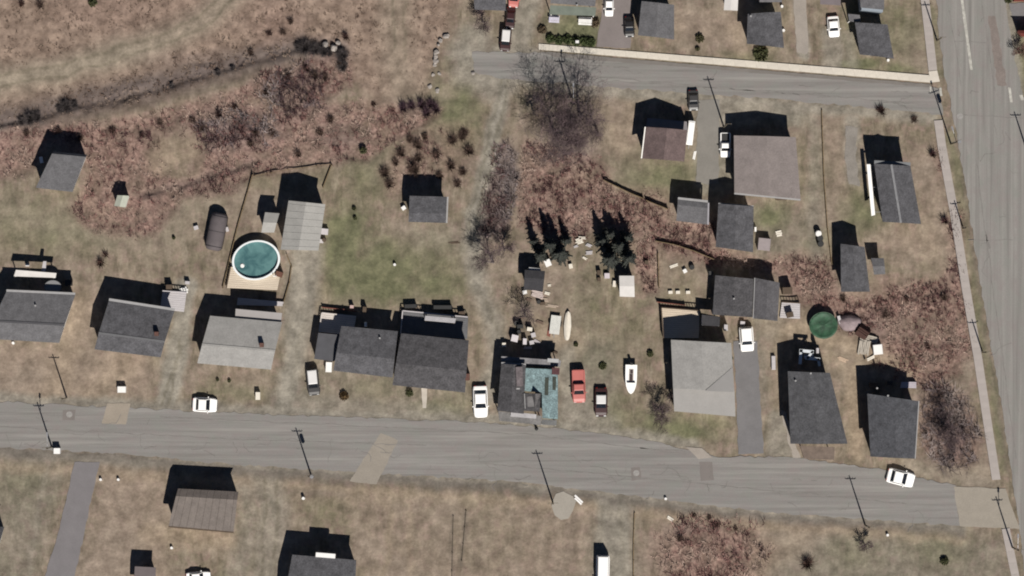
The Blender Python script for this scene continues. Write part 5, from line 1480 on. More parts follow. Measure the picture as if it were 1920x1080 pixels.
def bare_tree(px, py, h, spread, label, cat="bare tree", seed=1, depth=5, lean=(0, 0), group=None, name="bare_tree", tw=TWIG, bk=BARK, lm=1.0):
    rng = random.Random(seed)
    x, y, _ = W(px, py)
    root = tag(empty(name, (x, y, 0)), label, cat, group)
    tk, lb, cr = MB(), MB(), MB()

    def grow(p, d, L, r, lev):
        n = 2 if lev else 3
        q = p
        for k in range(n):
            dd = np.array(d) + np.array([rng.uniform(-.16, .16) for _ in range(3)])
            dd /= np.linalg.norm(dd)
            e = q + dd * L / n
            r1 = r * (.8 if k < n - 1 else .7)
            tgt = tk if lev == 0 else (lb if lev <= 2 else cr)
            tgt.tube(q, e, r, r1, 7 if lev == 0 else (5 if lev <= 2 else 3), cap=False)
            q, r, d = e, r1, dd
            if lev < depth and (k > 0 or lev > 0):
                m = rng.choice((2, 3)) if lev < 3 else (2 if lev < 4 else rng.choice((1, 2, 2)))
                for _ in range(m):
                    az = rng.uniform(0, 2 * math.pi)
                    s = spread * rng.uniform(.55, 1.15)
                    nd = np.array(d) * .85 + s * np.array((math.cos(az), math.sin(az), rng.uniform(-.1, .45))) + np.array((lean[0], lean[1], .08))
                    nd /= np.linalg.norm(nd)
                    grow(q, nd, L * rng.uniform(.58, .82) * lm, max(r * rng.uniform(.52, .70), .014), lev + 1)
    grow(np.array((0., 0., -.3)), (lean[0] * .3, lean[1] * .3, 1), h * .36, h * .03, 0)
    lpart("trunk", tk, bk, root); lpart("limbs", lb, bk, root); lpart("crown", cr, tw, root)
    return root


bare_tree(1088, 218, 9.5, 1.15, "big bare tree standing south of the side street", seed=5, depth=5, lm=1.08)
bare_tree(1036, 238, 9.0, 1.25, "broad bare tree touching the big bare tree on its west", seed=9, depth=5, lm=1.14)
bare_tree(1070, 268, 6.0, 1.2, "lower bare tree at the south foot of the big bare tree", seed=12, depth=5)
bare_tree(998, 205, 4.8, 1.2, "pale small bare tree at the street west of the big bare tree", seed=15, depth=4, tw=TWIG_T, bk=BARK2)
bare_tree(1122, 250, 5.5, .9, "thin dark bare tree at the east edge of the big tree", seed=14, depth=4, bk=mat("dark_bark", (.06, .045, .04), .95, .2, 3), tw=mat("dark_bark", (.06, .045, .04)))
bare_tree(925, 492, 6.8, .95, "dark bare tree beside the dirt lane at the hedgerow end", seed=21, depth=5)
bare_tree(945, 470, 4.5, .95, "grey bare sapling right of the lane end tree", seed=23, depth=4)
bare_tree(1244, 772, 4.8, .95, "bare tree against the west wall of the large pale house", seed=31, depth=5)
bare_tree(1785, 815, 4.6, 1.1, "bare spreading tree in the purplish avenue corner thicket", seed=33, depth=5)
bare_tree(1768, 770, 3.6, 1.1, "small bare tree at the north end of the avenue corner thicket", seed=35, depth=4)
bare_tree(905, 40, 5.0, .9, "bare tree at the top beside the slate roofed house", seed=37, depth=4)
bare_tree(1622, 1022, 3.2, .95, "small dark bare tree below the pole near the avenue corner", seed=39, depth=4)
bare_tree(985, 592, 4.6, .95, "bare tree leaning over the junk behind the patchwork house", seed=41, depth=4)
bare_tree(1912, 100, 3.4, 1.0, "dark red bare bush at the right edge across the avenue", seed=43, depth=4, tw=TWIG_R, bk=TWIG_R)


def conifer(px, py, h, rad, label, seed):
    rng = random.Random(seed)
    x, y, _ = W(px, py)
    root = tag(empty("spruce_tree", (x, y, 0)), label, "spruce tree", "spruces behind the lots")
    lpart("trunk", MB().tube((0, 0, -.3), (0, 0, h * .95), .14, .03, 7), BARK, root)
    mb = MB()
    ph = rng.uniform(0, 6)
    z = .5
    while z < h * .97:
        t = z / h
        R = rad * (1 - t) ** .85 * rng.uniform(.8, 1.1) + .08
        n = int(11 + 10 * (1 - t))
        a0 = rng.uniform(0, 6.28)
        for k in range(n):
            a = a0 + 2 * math.pi * k / n + rng.uniform(-.15, .15)
            r = R * rng.uniform(.45, 1.25) * (.72 + .42 * math.sin(a * 2 + ph) * math.sin(a * 3 + ph * 2 + z))
            if rng.random() < .18: continue
            r = max(r, .12)
            dr = rng.uniform(.15, .4) * r
            c, s = math.cos(a), math.sin(a)
            m = 4
            for j in range(m):
                f0, f1 = j / m, (j + 1) / m
                wdt = (.15 * (1 - f0) + .04) * (.6 + .5 * rad)
                p0 = (c * r * f0, s * r * f0, z - dr * f0); p1 = (c * r * f1, s * r * f1, z - dr * f1)
                for sd in (-1, 1):
                    mb.add([p0, p1, (p1[0] - s * wdt * sd + c * .05, p1[1] + c * wdt * sd + s * .05, p1[2] - .1 + rng.uniform(-.06, .06)), (p0[0] - s * wdt * sd * .6, p0[1] + c * wdt * sd * .6, p0[2] - .08)], [(0, 1, 2, 3)])
        z += rng.uniform(.22, .34)
    me = bpy.data.meshes.new("crown"); me.from_pydata(mb.v, [], mb.f); me.materials.append(NEEDLE)
    link("crown", me, root)


for k, (px, py, h, r, lab) in enumerate(((1051, 476, 6.8, 1.55, "tallest spruce of the west clump, its base greenest"), (1012, 480, 5.4, 1.25, "thin spruce at the left of the west clump"), (1034, 460, 6.0, 1.4, "spruce in the middle back of the west clump"),
                                         (1003, 454, 4.0, 1.1, "short spruce at the back left of the west clump"), (1062, 452, 3.8, 1.1, "short spruce at the back right of the west clump"),
                                         (1143, 486, 7.2, 1.75, "broad dark spruce at the left of the east clump"), (1179, 484, 6.6, 1.45, "spruce at the right of the east clump near the white shed"), (1161, 462, 5.6, 1.5, "spruce in the middle back of the east clump"),
                                         (1130, 452, 5.0, 1.5, "spruce at the back left of the east clump"), (1176, 446, 4.4, 1.2, "small spruce at the back right of the east clump"), (1146, 440, 4.2, 1.3, "smallest spruce at the north tip of the east clump"))):
    conifer(px, py, h, r, lab, k + 1)


def leaf_bush(px, py, r, h, label, group=None, m=LEAF, seed=1, name="round_shrub", cat="shrub", n=260):
    rng = np.random.default_rng(seed)
    x, y, _ = W(px, py)
    root = tag(empty(name, (x, y, 0)), label, cat, group)
    lpart("stem", MB().tube((0, 0, -.3), (0, 0, h * .5), .05, .03, 6), BARK, root)
    u = rng.normal(0, 1, (n, 3)); u[:, 2] = np.abs(u[:, 2]); u /= np.linalg.norm(u, axis=1)[:, None]
    k = rng.uniform(.55, 1.05, n)[:, None]
    c = u * k * (r, r, h) * (1 + .25 * (fbm(u[:, 0] * 60 + 200, u[:, 1] * 60 + 200, 20, seed)[:, None] - .5)) + (0, 0, .05)
    a = rng.normal(0, 1, (n, 3)); a /= np.linalg.norm(a, axis=1)[:, None]
    b = np.cross(a, rng.normal(0, 1, (n, 3))); b /= np.linalg.norm(b, axis=1)[:, None]
    s = r * .22
    V = np.stack([c - a * s, c + b * s * .7, c + a * s, c - b * s * .7], 1).reshape(-1, 3)
    F = np.arange(n * 4).reshape(n, 4)
    link("leaves", np_mesh("leaves", V, F, None, m), root)


def twig_bush(px, py, r, h, label, group=None, seed=1, pal=None, n=10, name="bare_bush", cat="bush"):
    rng = np.random.default_rng(seed)
    x, y, _ = W(px, py)
    V, F, t = blades(np.array([(random.uniform(-.15, .15) * r, random.uniform(-.15, .15) * r, -.2) for _ in range(n)]), 14, h * .6, h * 1.15, .04, math.atan2(r, h) * 1.5, pal or PAL_DARK, rng)
    o = link(name, np_mesh(name, V, F, t, M_TINT), None, (x, y, 0))
    return tag(o, label, cat, group)


PAL_DARK = [(.07, .038, .03), (.10, .055, .042), (.05, .03, .026), (.12, .075, .055)]
PAL_BROWN = [(.10, .07, .055), (.13, .09, .068), (.075, .05, .04), (.09, .062, .05)]
leaf_bush(645, 743, .62, .8, "round dark shrub on the lawn before the left joined house", seed=3, m=mat("russet_leaves", (.05, .03, .015), .9, .4, 3, hue=(.08, .05, .02)))
leaf_bush(768, 737, .5, .8, "round dark shrub against the front of the right joined house", seed=4)
leaf_bush(681, 282, .5, .8, "lone dark round shrub at the north tip of the lawn", seed=5)
leaf_bush(664, 391, .28, .45, "upper of two tiny dark shrubs in the lawn west of the cabin", seed=6)
leaf_bush(666, 409, .28, .45, "lower of two tiny dark shrubs in the lawn west of the cabin", seed=7)
leaf_bush(326, 446, .25, .4, "tiny dark shrub alone on the lawn west of the tarp shelter", seed=8)
leaf_bush(1771, 1052, .55, .75, "dark shrub on the lawn at the bottom right", seed=9)
leaf_bush(174, 5, .6, .5, "dark olive shrub at the top edge of the open field", seed=10)
leaf_bush(1312, 72, .6, .6, "olive shrub on the lawn right of the plain grey house", seed=11, m=mat("olive_leaves", (.06, .055, .025), .9, .4, 3))
leaf_bush(1308, 92, .3, .5, "small brown shrub at the pavement right of the plain grey house", seed=12, m=mat("olive_leaves", (.06, .055, .025)))
leaf_bush(1426, 101, 1.05, .8, "dark round shrub below the dark slate house at the pavement", seed=13)
leaf_bush(430, 714, .25, .4, "tiny green shrub on the lawn below the pale grey house", seed=15)
leaf_bush(408, 712, .22, .35, "tiny dark shrub beside the green one below the pale grey house", seed=16)
leaf_bush(1219, 663, .45, .5, "dark low shrub west of the large pale house", seed=17)
leaf_bush(1130, 686, .5, .35, "dark low shrub north of the maroon car", seed=18)
leaf_bush(1080, 646, .32, .35, "tiny dark shrub below the cream boat", seed=19)
leaf_bush(1370, 672, .3, .5, "tiny shrub against the east wall of the large pale house", seed=20)
leaf_bush(740, 494, .2, .4, "tiny dark stake shrub in the middle of the lawn", seed=21)
leaf_bush(1890, 0, .5, .5, "shrub at the top right corner across the avenue", seed=24)
for k, (px, py) in enumerate(((1032, 72), (1048, 76), (1064, 74), (1080, 78), (1096, 78), (1108, 80))):
    leaf_bush(px, py, .62, .7, ("westernmost", "second from the west", "third from the west", "fourth from the west", "fifth from the west", "easternmost")[k] + " dark green bush of the hedge above the top pavement", "hedge bushes above the top pavement", seed=30 + k, m=mat("hedge_leaves", (.03, .045, .016), .9, .4, 3, hue=(.055, .07, .025)))
leaf_bush(1016, 56, .6, .6, "brown hedge bush at the west end of the top yard", seed=40, m=mat("brown_leaves", (.07, .05, .03), .9, .4, 3))
leaf_bush(1115, 42, .7, .6, "brown bush beside the white bench at the top", seed=41, m=mat("brown_leaves", (.07, .05, .03)))
twig_bush(190, 494, 1.0, 1.3, "dark red bare bush on the lawn behind the slate chimney house", seed=3, n=9)
twig_bush(198, 478, .6, 1.0, "thin bare sapling above the dark red bush", seed=4, n=5)
twig_bush(1652, 208, 1.0, 1.3, "dark bare bush on the side street lawn near the avenue", seed=5, n=12)
twig_bush(1748, 290, .55, 1.5, "reddish bare bush beside the avenue pavement, northernmost", seed=6, n=8, pal=PAL_RED)
twig_bush(1772, 415, .7, 1.4, "reddish bare bush beside the avenue pavement by the lawn corner", seed=7, n=10, pal=PAL_RED)
twig_bush(1715, 225, .7, .9, "small brown bare bush at the side street corner", seed=8, n=9, pal=PAL_BROWN)
twig_bush(1260, 745, 1.2, 1.4, "grey bare bush at the southwest wall of the large pale house", seed=10, n=10, pal=PAL_PURP)
twig_bush(1514, 1058, 1.4, 1.7, "dark red bare bush on the right of the bottom thicket", seed=11, n=14)
twig_bush(1300, 760, .4, .5, "x", seed=12) if False else None
SCR = [(752, 288, 1.0), (782, 272, 1.1), (768, 262, .7), (722, 325, 1.2), (730, 346, .9), (742, 305, .7), (777, 318, 1.4), (784, 298, .8), (818, 290, .9), (848, 264, 1.1), (866, 256, .9), (880, 284, 1.2), (846, 312, 1.0), (824, 330, .7),
       (868, 322, .8), (872, 248, .8), (796, 256, .7), (858, 345, .8)]
for k, (px, py, r) in enumerate(SCR):
    twig_bush(px, py, r, r * 1.15, "dark bare bush ringed north of the square cabin", "bare bushes ringed north of the cabin", seed=50 + k, n=int(9 + 5 * r), pal=PAL_BROWN)
TH = [(40, 8), (75, 10), (470, 100), (575, 130), (590, 142), (610, 145), (540, 145), (500, 175), (640, 120), (648, 70), (600, 250), (470, 270), (410, 215), (360, 225), (380, 240), (440, 200), (510, 250), (620, 225), (110, 245), (50, 250),
      (150, 260), (265, 255), (530, 60), (545, 40), (505, 62), (1300, 965), (1330, 970), (1345, 985), (1275, 1010), (1380, 990), (1700, 560), (1770, 560), (1660, 590), (1740, 650), (1580, 560), (300, 230), (700, 195), (560, 290), (480, 250), (210, 245)]
for k, (px, py) in enumerate(TH):
    if px > 1500: lab, g = "dark bare bush in the thicket near the avenue", "dark bushes in the avenue thicket"
    elif px > 1200: lab, g = "dark bare bush at the north edge of the bottom thicket", "dark bushes in the bottom thicket"
    elif py < 80: lab, g = "dark reddish bush alone in the open straw field", "dark bushes in the open field"
    elif 480 < px < 660 and py < 180: lab, g = "dark reddish bush below the ditch mouth stones", "dark bushes below the ditch mouth"
    elif px < 320: lab, g = "dark bare bush in the thicket left of the light clearing", "dark bushes left of the clearing"
    else: lab, g = "dark bare bush between clearing and garage yard", "dark bushes right of the clearing"
    twig_bush(px, py, random.uniform(.5, 1.1), random.uniform(.5, 1.1), lab, g, seed=120 + k, n=8, pal=PAL_BROWN if k % 3 else PAL_DARK)
for k, (px, py, r) in enumerate(((40, 228, .9), (56, 223, 1.5), (70, 220, 1.1), (112, 204, .8), (124, 200, 1.5), (140, 196, .8), (322, 161, .5), (560, 88, 1.0), (572, 89, 1.7), (590, 93, 1.4), (606, 97, 1.2), (618, 100, .7), (642, 104, 1.4), (643, 124, 1.2), (408, 136, .6), (436, 128, .5))):
    twig_bush(px, py, r, r * .9, ("black scrub clump in the west end of the ditch" if px < 160 else "small dark scrub tuft along the middle of the ditch" if px < 540 else "black scrub clump at the ditch end by the stones"),
              ("scrub at the west end of the ditch" if px < 160 else "scrub along the middle of the ditch" if px < 540 else "scrub at the east end of the ditch"), seed=300 + k, n=int(9 + 12 * r), pal=[(.055, .047, .047), (.085, .072, .07), (.115, .1, .095)])
for k, (px, py) in enumerate([(756, 203), (772, 200), (790, 196), (808, 196), (818, 205), (800, 212)]):
    twig_bush(px, py, 1.0, 1.5, ("westernmost", "second from the west", "third from the west", "fourth from the west", "easternmost", "lowest")[k] + " dark purple bush of the row ending the left thicket", "bush row at the thicket end", seed=170 + k, n=12, pal=[(.06, .035, .045), (.10, .065, .075), (.13, .09, .095)])


# ------------------------------------------------------------------ stones
def boulder(px, py, r, label, group, seed):
    rng = random.Random(seed)
    x, y, _ = W(px, py)
    bm = bmesh.new()
    bmesh.ops.create_icosphere(bm, subdivisions=2, radius=r)
    off = [rng.uniform(0, 10) for _ in range(3)]
    for v in bm.verts:
        k = 1 + .28 * math.sin(v.co.x * 3 / r + off[0]) * math.cos(v.co.y * 2.3 / r + off[1]) + .12 * math.sin(v.co.z * 4 / r + off[2])
        v.co *= k
        v.co.z *= .8
    me = bpy.data.meshes.new("boulder"); bm.to_mesh(me); bm.free()
    me.materials.append(STONE)
    tag(link("boulder", me, None, (x, y, -.05 + r * .3), rng.uniform(0, 6)), label, "boulder", group)


for k, (px, py, r) in enumerate(((836, 68, .45), (826, 76, .35), (822, 84, .3), (818, 98, .45), (817, 107, .4), (817, 115, .48), (812, 140, .3), (806, 162, .35), (824, 138, .3), (840, 66, .3), (815, 122, .3), (820, 170, .4))):
    boulder(px, py, r * .78, ("northernmost", "second", "third", "fourth", "fifth", "sixth", "seventh", "eighth", "ninth", "tenth", "eleventh", "southernmost")[sorted((68, 76.1, 84, 98, 107, 115, 140, 162, 138, 66, 122, 170)).index(py if py != 76 else 76.1)] + " pale boulder from the north, along the gravel turning place", "boulders in a row by the turning place", 200 + k)
for k, (px, py, r, lab) in enumerate(((626, 90, .45, "largest pale stone at the mouth of the dark ditch"), (610, 83, .35, "pale stone west of the ditch mouth stone"), (634, 80, .3, "pale stone above the ditch mouth stone"),
                                      (887, 137, .3, "small white stone alone at the end of the side street"))):
    boulder(px, py, r, lab, None, 230 + k)


# ------------------------------------------------------------------ yard things
def simple_box(name, cat, px, py, lx, ly, h, m, label, rot=0.0, lid=None, group=None, z0=0.0):
    x, y, _ = W(px, py)
    root = tag(empty(name, (x, y, z0), rot), label, cat, group)
    lpart("box_body", MB().box(0, 0, -.1 if z0 == 0 else 0, h * .88, lx, ly, 0, .97), m, root)
    lpart("lid", MB().box(0, 0, h * .88, h, lx * 1.05, ly * 1.05, 0, .93), lid or m, root)
    return root


def barrel(px, py, r, h, m, label, group=None):
    x, y, _ = W(px, py)
    root = tag(empty("barrel", (x, y, 0)), label, "barrel", group)
    lpart("drum", MB().loft([[(r * k * math.cos(a), r * k * math.sin(a), z) for a in [2 * math.pi * i / 14 for i in range(14)]] for k, z in ((.92, -.05), (1, .1 * h), (1.04, .5 * h), (1, .9 * h), (.94, h))]), m, root)
    lpart("lid", MB().tube((0, 0, h), (0, 0, h + .04), r * .9, r * .86, 14), m, root)


def bench(px, py, L, Wd, m, label, rot=0.0):
    x, y, _ = W(px, py)
    root = tag(empty("picnic_table", (x, y, 0), rot), label, "picnic table")
    for k in range(4):
        lpart("plank", MB().box(0, -Wd * .3 + k * Wd * .2, .70, .75, L, Wd * .18), m, root)
    for s in (-1, 1):
        lpart("bench_seat", MB().box(0, s * Wd * .62, .40, .45, L, .22), m, root)
        lpart("leg", MB().box(s * L * .38, 0, -.05, .70, .1, Wd * .9), m, root)


def planks(px, py, L, Wd, m, label, rot=0.0, n=5, layers=2, cat="plank pile", name="plank_pile"):
    x, y, _ = W(px, py)
    root = tag(empty(name, (x, y, 0), rot), label, cat)
    rng = random.Random(int(px * 7 + py))
    for lay in range(layers):
        for k in range(n):
            lpart("plank", MB().box(rng.uniform(-.1, .1) * L, (k - (n - 1) / 2) * Wd / n, -.05 + lay * .09 if lay else -.06, .03 + lay * .09 - .006, L * rng.uniform(.75, 1), Wd / n * .85, rng.uniform(-.05, .05)), m, root)
    return root


bench(1039, 36, 1.4, .6, PINKP, "lavender picnic table in the yard above the top pavement", -.05)
bench(1097, 40, 1.8, .65, WHITEP, "white picnic table beside the brown bush at the top", -.05)
simple_box("mail_box", "mailbox", 1082, 79, .45, .35, 1.1, WHITEP, "white box among the hedge bushes above the top pavement")
simple_box("utility_box", "utility box", 229, 730, 1.1, .8, .9, WHITEP, "white lidded box with dark shadow before the slate chimney house", lid=WHITEP)
simple_box("utility_box", "utility box", 108, 845, .85, .75, 1.1, WHITEP, "white box on the south kerb by the western pole")
simple_box("utility_box", "utility box", 484, 742, .6, 1.0, .9, CREAM, "small cream box standing near the kerb east of the white car")
simple_box("storage_box", "storage box", 617, 688, .8, 1.3, 1.2, WHITEP, "white storage box at the corner of the left joined house", -.05)
simple_box("storage_box", "storage box", 607, 434, 1.2, .8, .8, WOOD_W, "pale storage box against the east side of the metal roofed garage", -.1)
simple_box("storage_box", "storage box", 601, 452, .8, .5, .5, WOOD_W, "small pale box south of the garage storage box", -.1)
for a in simple_box_later: simple_box(*a)
barrel(608, 450, .28, .8, WOOD_D, "dark barrel beside the small pale box at the metal garage")
simple_box("storage_box", "storage box", 1027, 493, .8, .9, 1.0, WHITEP, "bright white box at the foot of the west spruces", .4)
simple_box("storage_box", "storage box", 1070, 499, .5, .6, .5, CREAM, "small cream box right of the west spruces", .2)
planks(1105, 474, .9, .5, WOOD_W, "small pale plank heap between the two spruce clumps", 0.1)
planks(1086, 452, 1.0, .8, CREAM, "cream plank heap right behind the west spruces", .3, 4)
for k, (px, py, lx, ly, h, m, lab) in enumerate(((1123, 511, .5, .6, .8, WOOD_D, "dark brown box left of the white garden shed"), (1123, 524, .45, .5, .6, WOOD_D, "dark low box below the brown box by the garden shed"),
                                                  (1138, 517, .7, .7, .6, mat("lilac_box", (.42, .38, .40), .7, .1, 2), "lilac box between dark boxes and the garden shed"), (1152, 532, .45, .8, .5, CREAM, "cream box at the corner of the garden shed"))):
    simple_box("crate", "crate", px, py, lx, ly, h, m, lab, random.uniform(-.2, .2))
# junk behind the patchwork house
planks(1008, 552, 1.6, .9, mat("pinkish_board", (.36, .30, .28), .8, .15, 2), "pinkish board heap below the black tumbledown shed", -.25, 5, 3)
planks(1020, 562, 1.2, .5, mat("tan_board", (.30, .24, .19), .8, .15, 2), "tan board heap at the right end of the junk pile", -.1, 3, 2)
simple_box("crate", "crate", 984, 548, .55, .5, .6, WHITEP, "white crate at the left end of the board heaps", .2)
simple_box("crate", "crate", 1017, 569, .7, .4, .5, WOOD_D, "dark crate below the tan board heap", .1)
planks(1035, 574, 1.6, .4, mat("tan_board", (.30, .24, .19)), "narrow tan plank strip right of the junk pile", -.15, 2, 1)
JK = [(965, 634, .9, .9, 1.2, mat("lilac_white", (.45, .42, .43), .7, .1, 2), "large lilac white bin in the junk behind the patchwork house"), (984, 640, .5, .8, 1.0, mat("lilac_white", (.45, .42, .43)), "narrow lilac bin in the junk behind the patchwork house"),
      (997, 642, .6, .5, .8, WOOD_W, "grey box at the right end of the junk row"), (1000, 628, .6, .6, .8, WOOD_W, "grey box above the junk row end"), (993, 617, .7, .5, .9, CREAM, "cream box at the top of the junk row"),
      (945, 646, .5, .5, .9, CREAM, "cream bin at the northwest corner of the patchwork house"), (975, 612, .8, .5, 1.2, BLACKP, "black box left of the cream junk box")]
for a in JK: simple_box("bin", "bin", *a[:6], a[6], random.uniform(-.3, .3))
planks(1030, 620, 2.0, .5, REDW, "rust red boards lying left of the board trailer", math.radians(80), 3, 1)
# clutter behind the houses
for k, (px, py, L_, w_, m_, lab) in enumerate(((1092, 446, .9, .35, CREAM, "cream plank end highest behind the west spruces"), (1104, 460, .8, .4, WOOD_W, "grey plank heap above the small pale heap between spruces"), (1080, 462, .6, .3, WOOD_W, "short grey planks below the cream heap behind the spruces"),
                                              (1096, 484, .7, .3, CREAM, "short cream planks lowest between the spruce clumps"), (1000, 542, 1.0, .3, WOOD_W, "grey boards along the south wall of the black shed"), (1026, 550, .7, .4, CREAM, "cream boards right of the pinkish board heap"),
                                              (992, 562, .9, .4, mat("brown_board", (.12, .085, .065), .9, .2, 2), "brown boards left of the tan board heap"), (1044, 600, .4, .3, CREAM, "x"), (1012, 604, 1.0, .4, mat("brown_board", (.12, .085, .065)), "brown boards above the cream junk box"),
                                              (1006, 640, .9, .35, mat("lilac_board", (.36, .33, .335), .8, .1, 2), "lilac boards right of the grey junk boxes"), (990, 652, 1.1, .35, mat("lilac_board", (.36, .33, .335)), "lilac boards below the narrow lilac bin"),
                                              (1040, 660, .9, .3, WOOD_D, "dark boards at the northeast corner of the patchwork house"), (978, 596, .8, .3, mat("brown_board", (.12, .085, .065)), "brown boards under the leaning bare tree"), (1030, 535, .5, .3, CREAM, "cream boards at the east wall of the black shed"))):
    if lab != "x": planks(px, py, L_, w_, m_, lab, random.uniform(-.6, .6), 3, 2)
for k, (px, py, r, h_, lab) in enumerate(((968, 606, .35, .7, "black drum at the left edge of the junk yard"), (973, 622, .3, .6, "smaller black drum above the large lilac bin"), (1010, 566, .28, .5, "black drum below the pinkish board heap"))):
    barrel(px, py, r, h_, BLACKP, lab)
CL = [("crate", "crate", 52, 497, .5, .3, .6, WHITEP, "white crate behind the porch of the left edge house"), ("storage_box", "storage box", 130, 530, .9, .8, 1.3, BLACKP, "dark box at the back right of the left edge house"),
      ("storage_box", "storage box", 318, 538, .8, .6, 1.2, WOOD_D, "dark box above the back deck of the slate chimney house"), ("crate", "crate", 352, 530, .6, .4, .8, WOOD_W, "pale crate beyond the back deck of the slate chimney house"),
      ("storage_box", "storage box", 660, 575, .5, .4, .9, mat("pink_box", (.38, .27, .25), .8, .1, 2), "pinkish box behind the dark red fence of the joined house"), ("crate", "crate", 686, 608, .3, .6, 1.6, WHITEP, "narrow white cabinet between the joined houses decks"),
      ("storage_box", "storage box", 684, 580, .5, .7, 1.2, WOOD_D, "dark box right of the pinkish box"), ("storage_box", "storage box", 770, 574, 1.6, .5, .9, BLACKP, "black bench at the northwest of the long darkened deck"),
      ("storage_box", "storage box", 830, 576, 2.4, .5, .9, BLACKP, "long black bench at the north of the long darkened deck"), ("storage_box", "storage box", 866, 588, .8, .6, .9, WOOD_D, "dark chest at the northeast of the long darkened deck"),
      ("crate", "crate", 1316, 602, .25, .9, 1.9, WOOD_W, "narrow grey post board at the deck end of the large pale house"), ("crate", "crate", 1360, 614, .5, .8, 1.9, WOOD_W, "pale cabinet at the back corner of the large pale house"),
      ("storage_box", "storage box", 1341, 584, .9, .6, .7, WOOD_W, "grey chest between pale house and double garage"), ("crate", "crate", 1392, 606, .6, .5, .6, WOOD_W, "pale crate above the white car on the asphalt drive"),
      ("storage_box", "storage box", 1638, 722, 1.2, .6, 1.3, WOOD_D, "dark box behind the avenue corner house"), ("storage_box", "storage box", 1668, 718, .7, .5, 1.1, BLACKP, "black box behind the avenue corner house"),
      ("storage_box", "storage box", 1475, 545, 1.3, .9, 1.6, WOOD_D, "dark red hut above the pale deck beside the garages"), ("storage_box", "storage box", 1332, 512, .6, .5, 1.2, BLACKP, "black box at the back left of the double garage"),
      ("storage_box", "storage box", 1212, 492, .5, .5, .5, WOOD_D, "dark box in the brush by the short brown fence")]
for a in CL: simple_box(*a, random.uniform(-.15, .1))
simple_box("storage_box", "storage box", 524, 514, .9, .7, 1.6, mat("rust_cabinet", (.10, .045, .03), .8, .3, 2), "rust brown cabinet at the right of the pool deck", -.3)
# right yards
for k, (px, py, w_, lab) in enumerate(((1429, 580, .35, "left narrow pale rack behind the charcoal garages"), (1444, 578, .5, "middle pale rack behind the charcoal garages"), (1456, 572, .4, "right white rack behind the charcoal garages"))):
    planks(px, py, 2.0, w_, CREAM, lab, math.radians(86), 2, 4, cat="rack", name="rack")
simple_box("storage_box", "storage box", 1448, 579, .5, .6, 1.3, WHITEP, "bright white box among the racks behind the garages", .1)
simple_box("storage_box", "storage box", 1480, 590, .9, .7, .8, WOOD_D, "dark red chest on the pale deck beside the garages", .2, z0=.62)
planks(1620, 650, 2.2, 1.5, mat("grey_pallet", (.30, .27, .23), .85, .2, 2), "stack of grey timber pallets in the yard by the brush", math.radians(80), 6, 4, cat="pallet stack", name="pallet_stack")
simple_box("storage_box", "storage box", 1645, 655, 1.2, 1.3, 1.1, WHITEP, "large white box at the right of the timber pallets", .1)
planks(1634, 636, 1.9, .9, mat("grey_pallet", (.30, .27, .23)), "loose pale planks above the timber pallets", -.3, 4, 3)
planks(1632, 672, 1.2, .4, CREAM, "cream plank scraps below the timber pallets", .5, 2, 1)
planks(1580, 674, 1.4, .5, mat("peach_board", (.40, .30, .22), .85, .15, 2), "peach board scraps in the yard above the two charcoal houses", -.4, 3, 1)
simple_box("storage_box", "storage box", 1450, 680, .5, 1.8, .5, WOOD_W, "long pale trough along the west wall of the long charcoal house", .02)


def tarp_heap():
    x, y, _ = W(1592, 606)
    rng = random.Random(5)
    rings = []
    for k, z in ((1.08, -.1), (1, .25), (.8, .6), (.5, .8), (.15, .9)):
        rings.append([(x + 1.5 * k * math.cos(a) * (1 + .15 * math.sin(3 * a)) + rng.uniform(-.05, .05), y + 1.05 * k * math.sin(a) + rng.uniform(-.05, .05), z + rng.uniform(-.07, .07)) for a in [2 * math.pi * i / 18 for i in range(18)]])
    root = tag(empty("covered_heap", (x, y, 0)), "mauve tarp over a heap beside the green covered pool", "covered heap")
    part("tarp", MB().loft(rings), TARP_P, root, True)
    part("board", MB().box(x - 1.3, y + .45, .3, .5, .4, 1.1, .3), WOOD_W, root)
    x, y, _ = W(1618, 622)
    root = tag(empty("woodpile", (x, y, 0), -.6), "dark woodpile right of the mauve tarp heap", "woodpile")
    for j in range(4):
        for i in range(6 - j):
            lpart("log", MB().tube((-.8, -.75 + i * .28 + j * .14, .1 + j * .25), (.8, -.75 + i * .28 + j * .14, .1 + j * .25), .135, .135, 8), mat("log_bark", (.05, .025, .02), .9, .2, 3), root)


tarp_heap()
for k, (px, py, m, lab) in enumerate(((1534, 438, WHITEP, "top barrel of the stack by the long fence, white lidded"), (1537, 447, BLACKP, "middle black barrel beside the long straight fence"), (1538, 457, BLACKP, "lowest black barrel beside the long straight fence"))):
    barrel(px, py, .42, 1.0, m, lab)
simple_box("storage_box", "storage box", 1432, 458, 1.6, 1.6, 1.2, mat("mauve_box", (.22, .19, .19), .8, .1, 2), "square mauve box shed right of the grey gabled garage", -.1)
simple_box("storage_box", "storage box", 1416, 430, .25, .6, .8, WHITEP, "white slab leaning on the east wall of the gabled garage")
planks(1460, 438, .8, .8, CREAM, "cream board pile on the lawn above the brush", 0.2, 3, 2)
planks(1466, 372, 1.6, .5, WOOD_D, "dark step at the south wall of the taupe house", .02, 2, 3, cat="step", name="step_stack")
for k, (px, py) in enumerate(((1257, 548), (1271, 548), (1290, 548))):
    simple_box("planter_box", "planter", px, py, .55, .4, .35, CREAM, ("left", "middle", "right")[k] + " cream planter of the row north of the L shaped deck", 0.05, group="cream planters in a row")
planks(1262, 499, 1.2, .4, CREAM, "cream plank on the fenced lawn, upper left", .3, 2, 1)
simple_box("crate", "crate", 1284, 508, .5, .5, .5, WHITEP, "white crate on the fenced lawn left of the dark tub", .5)
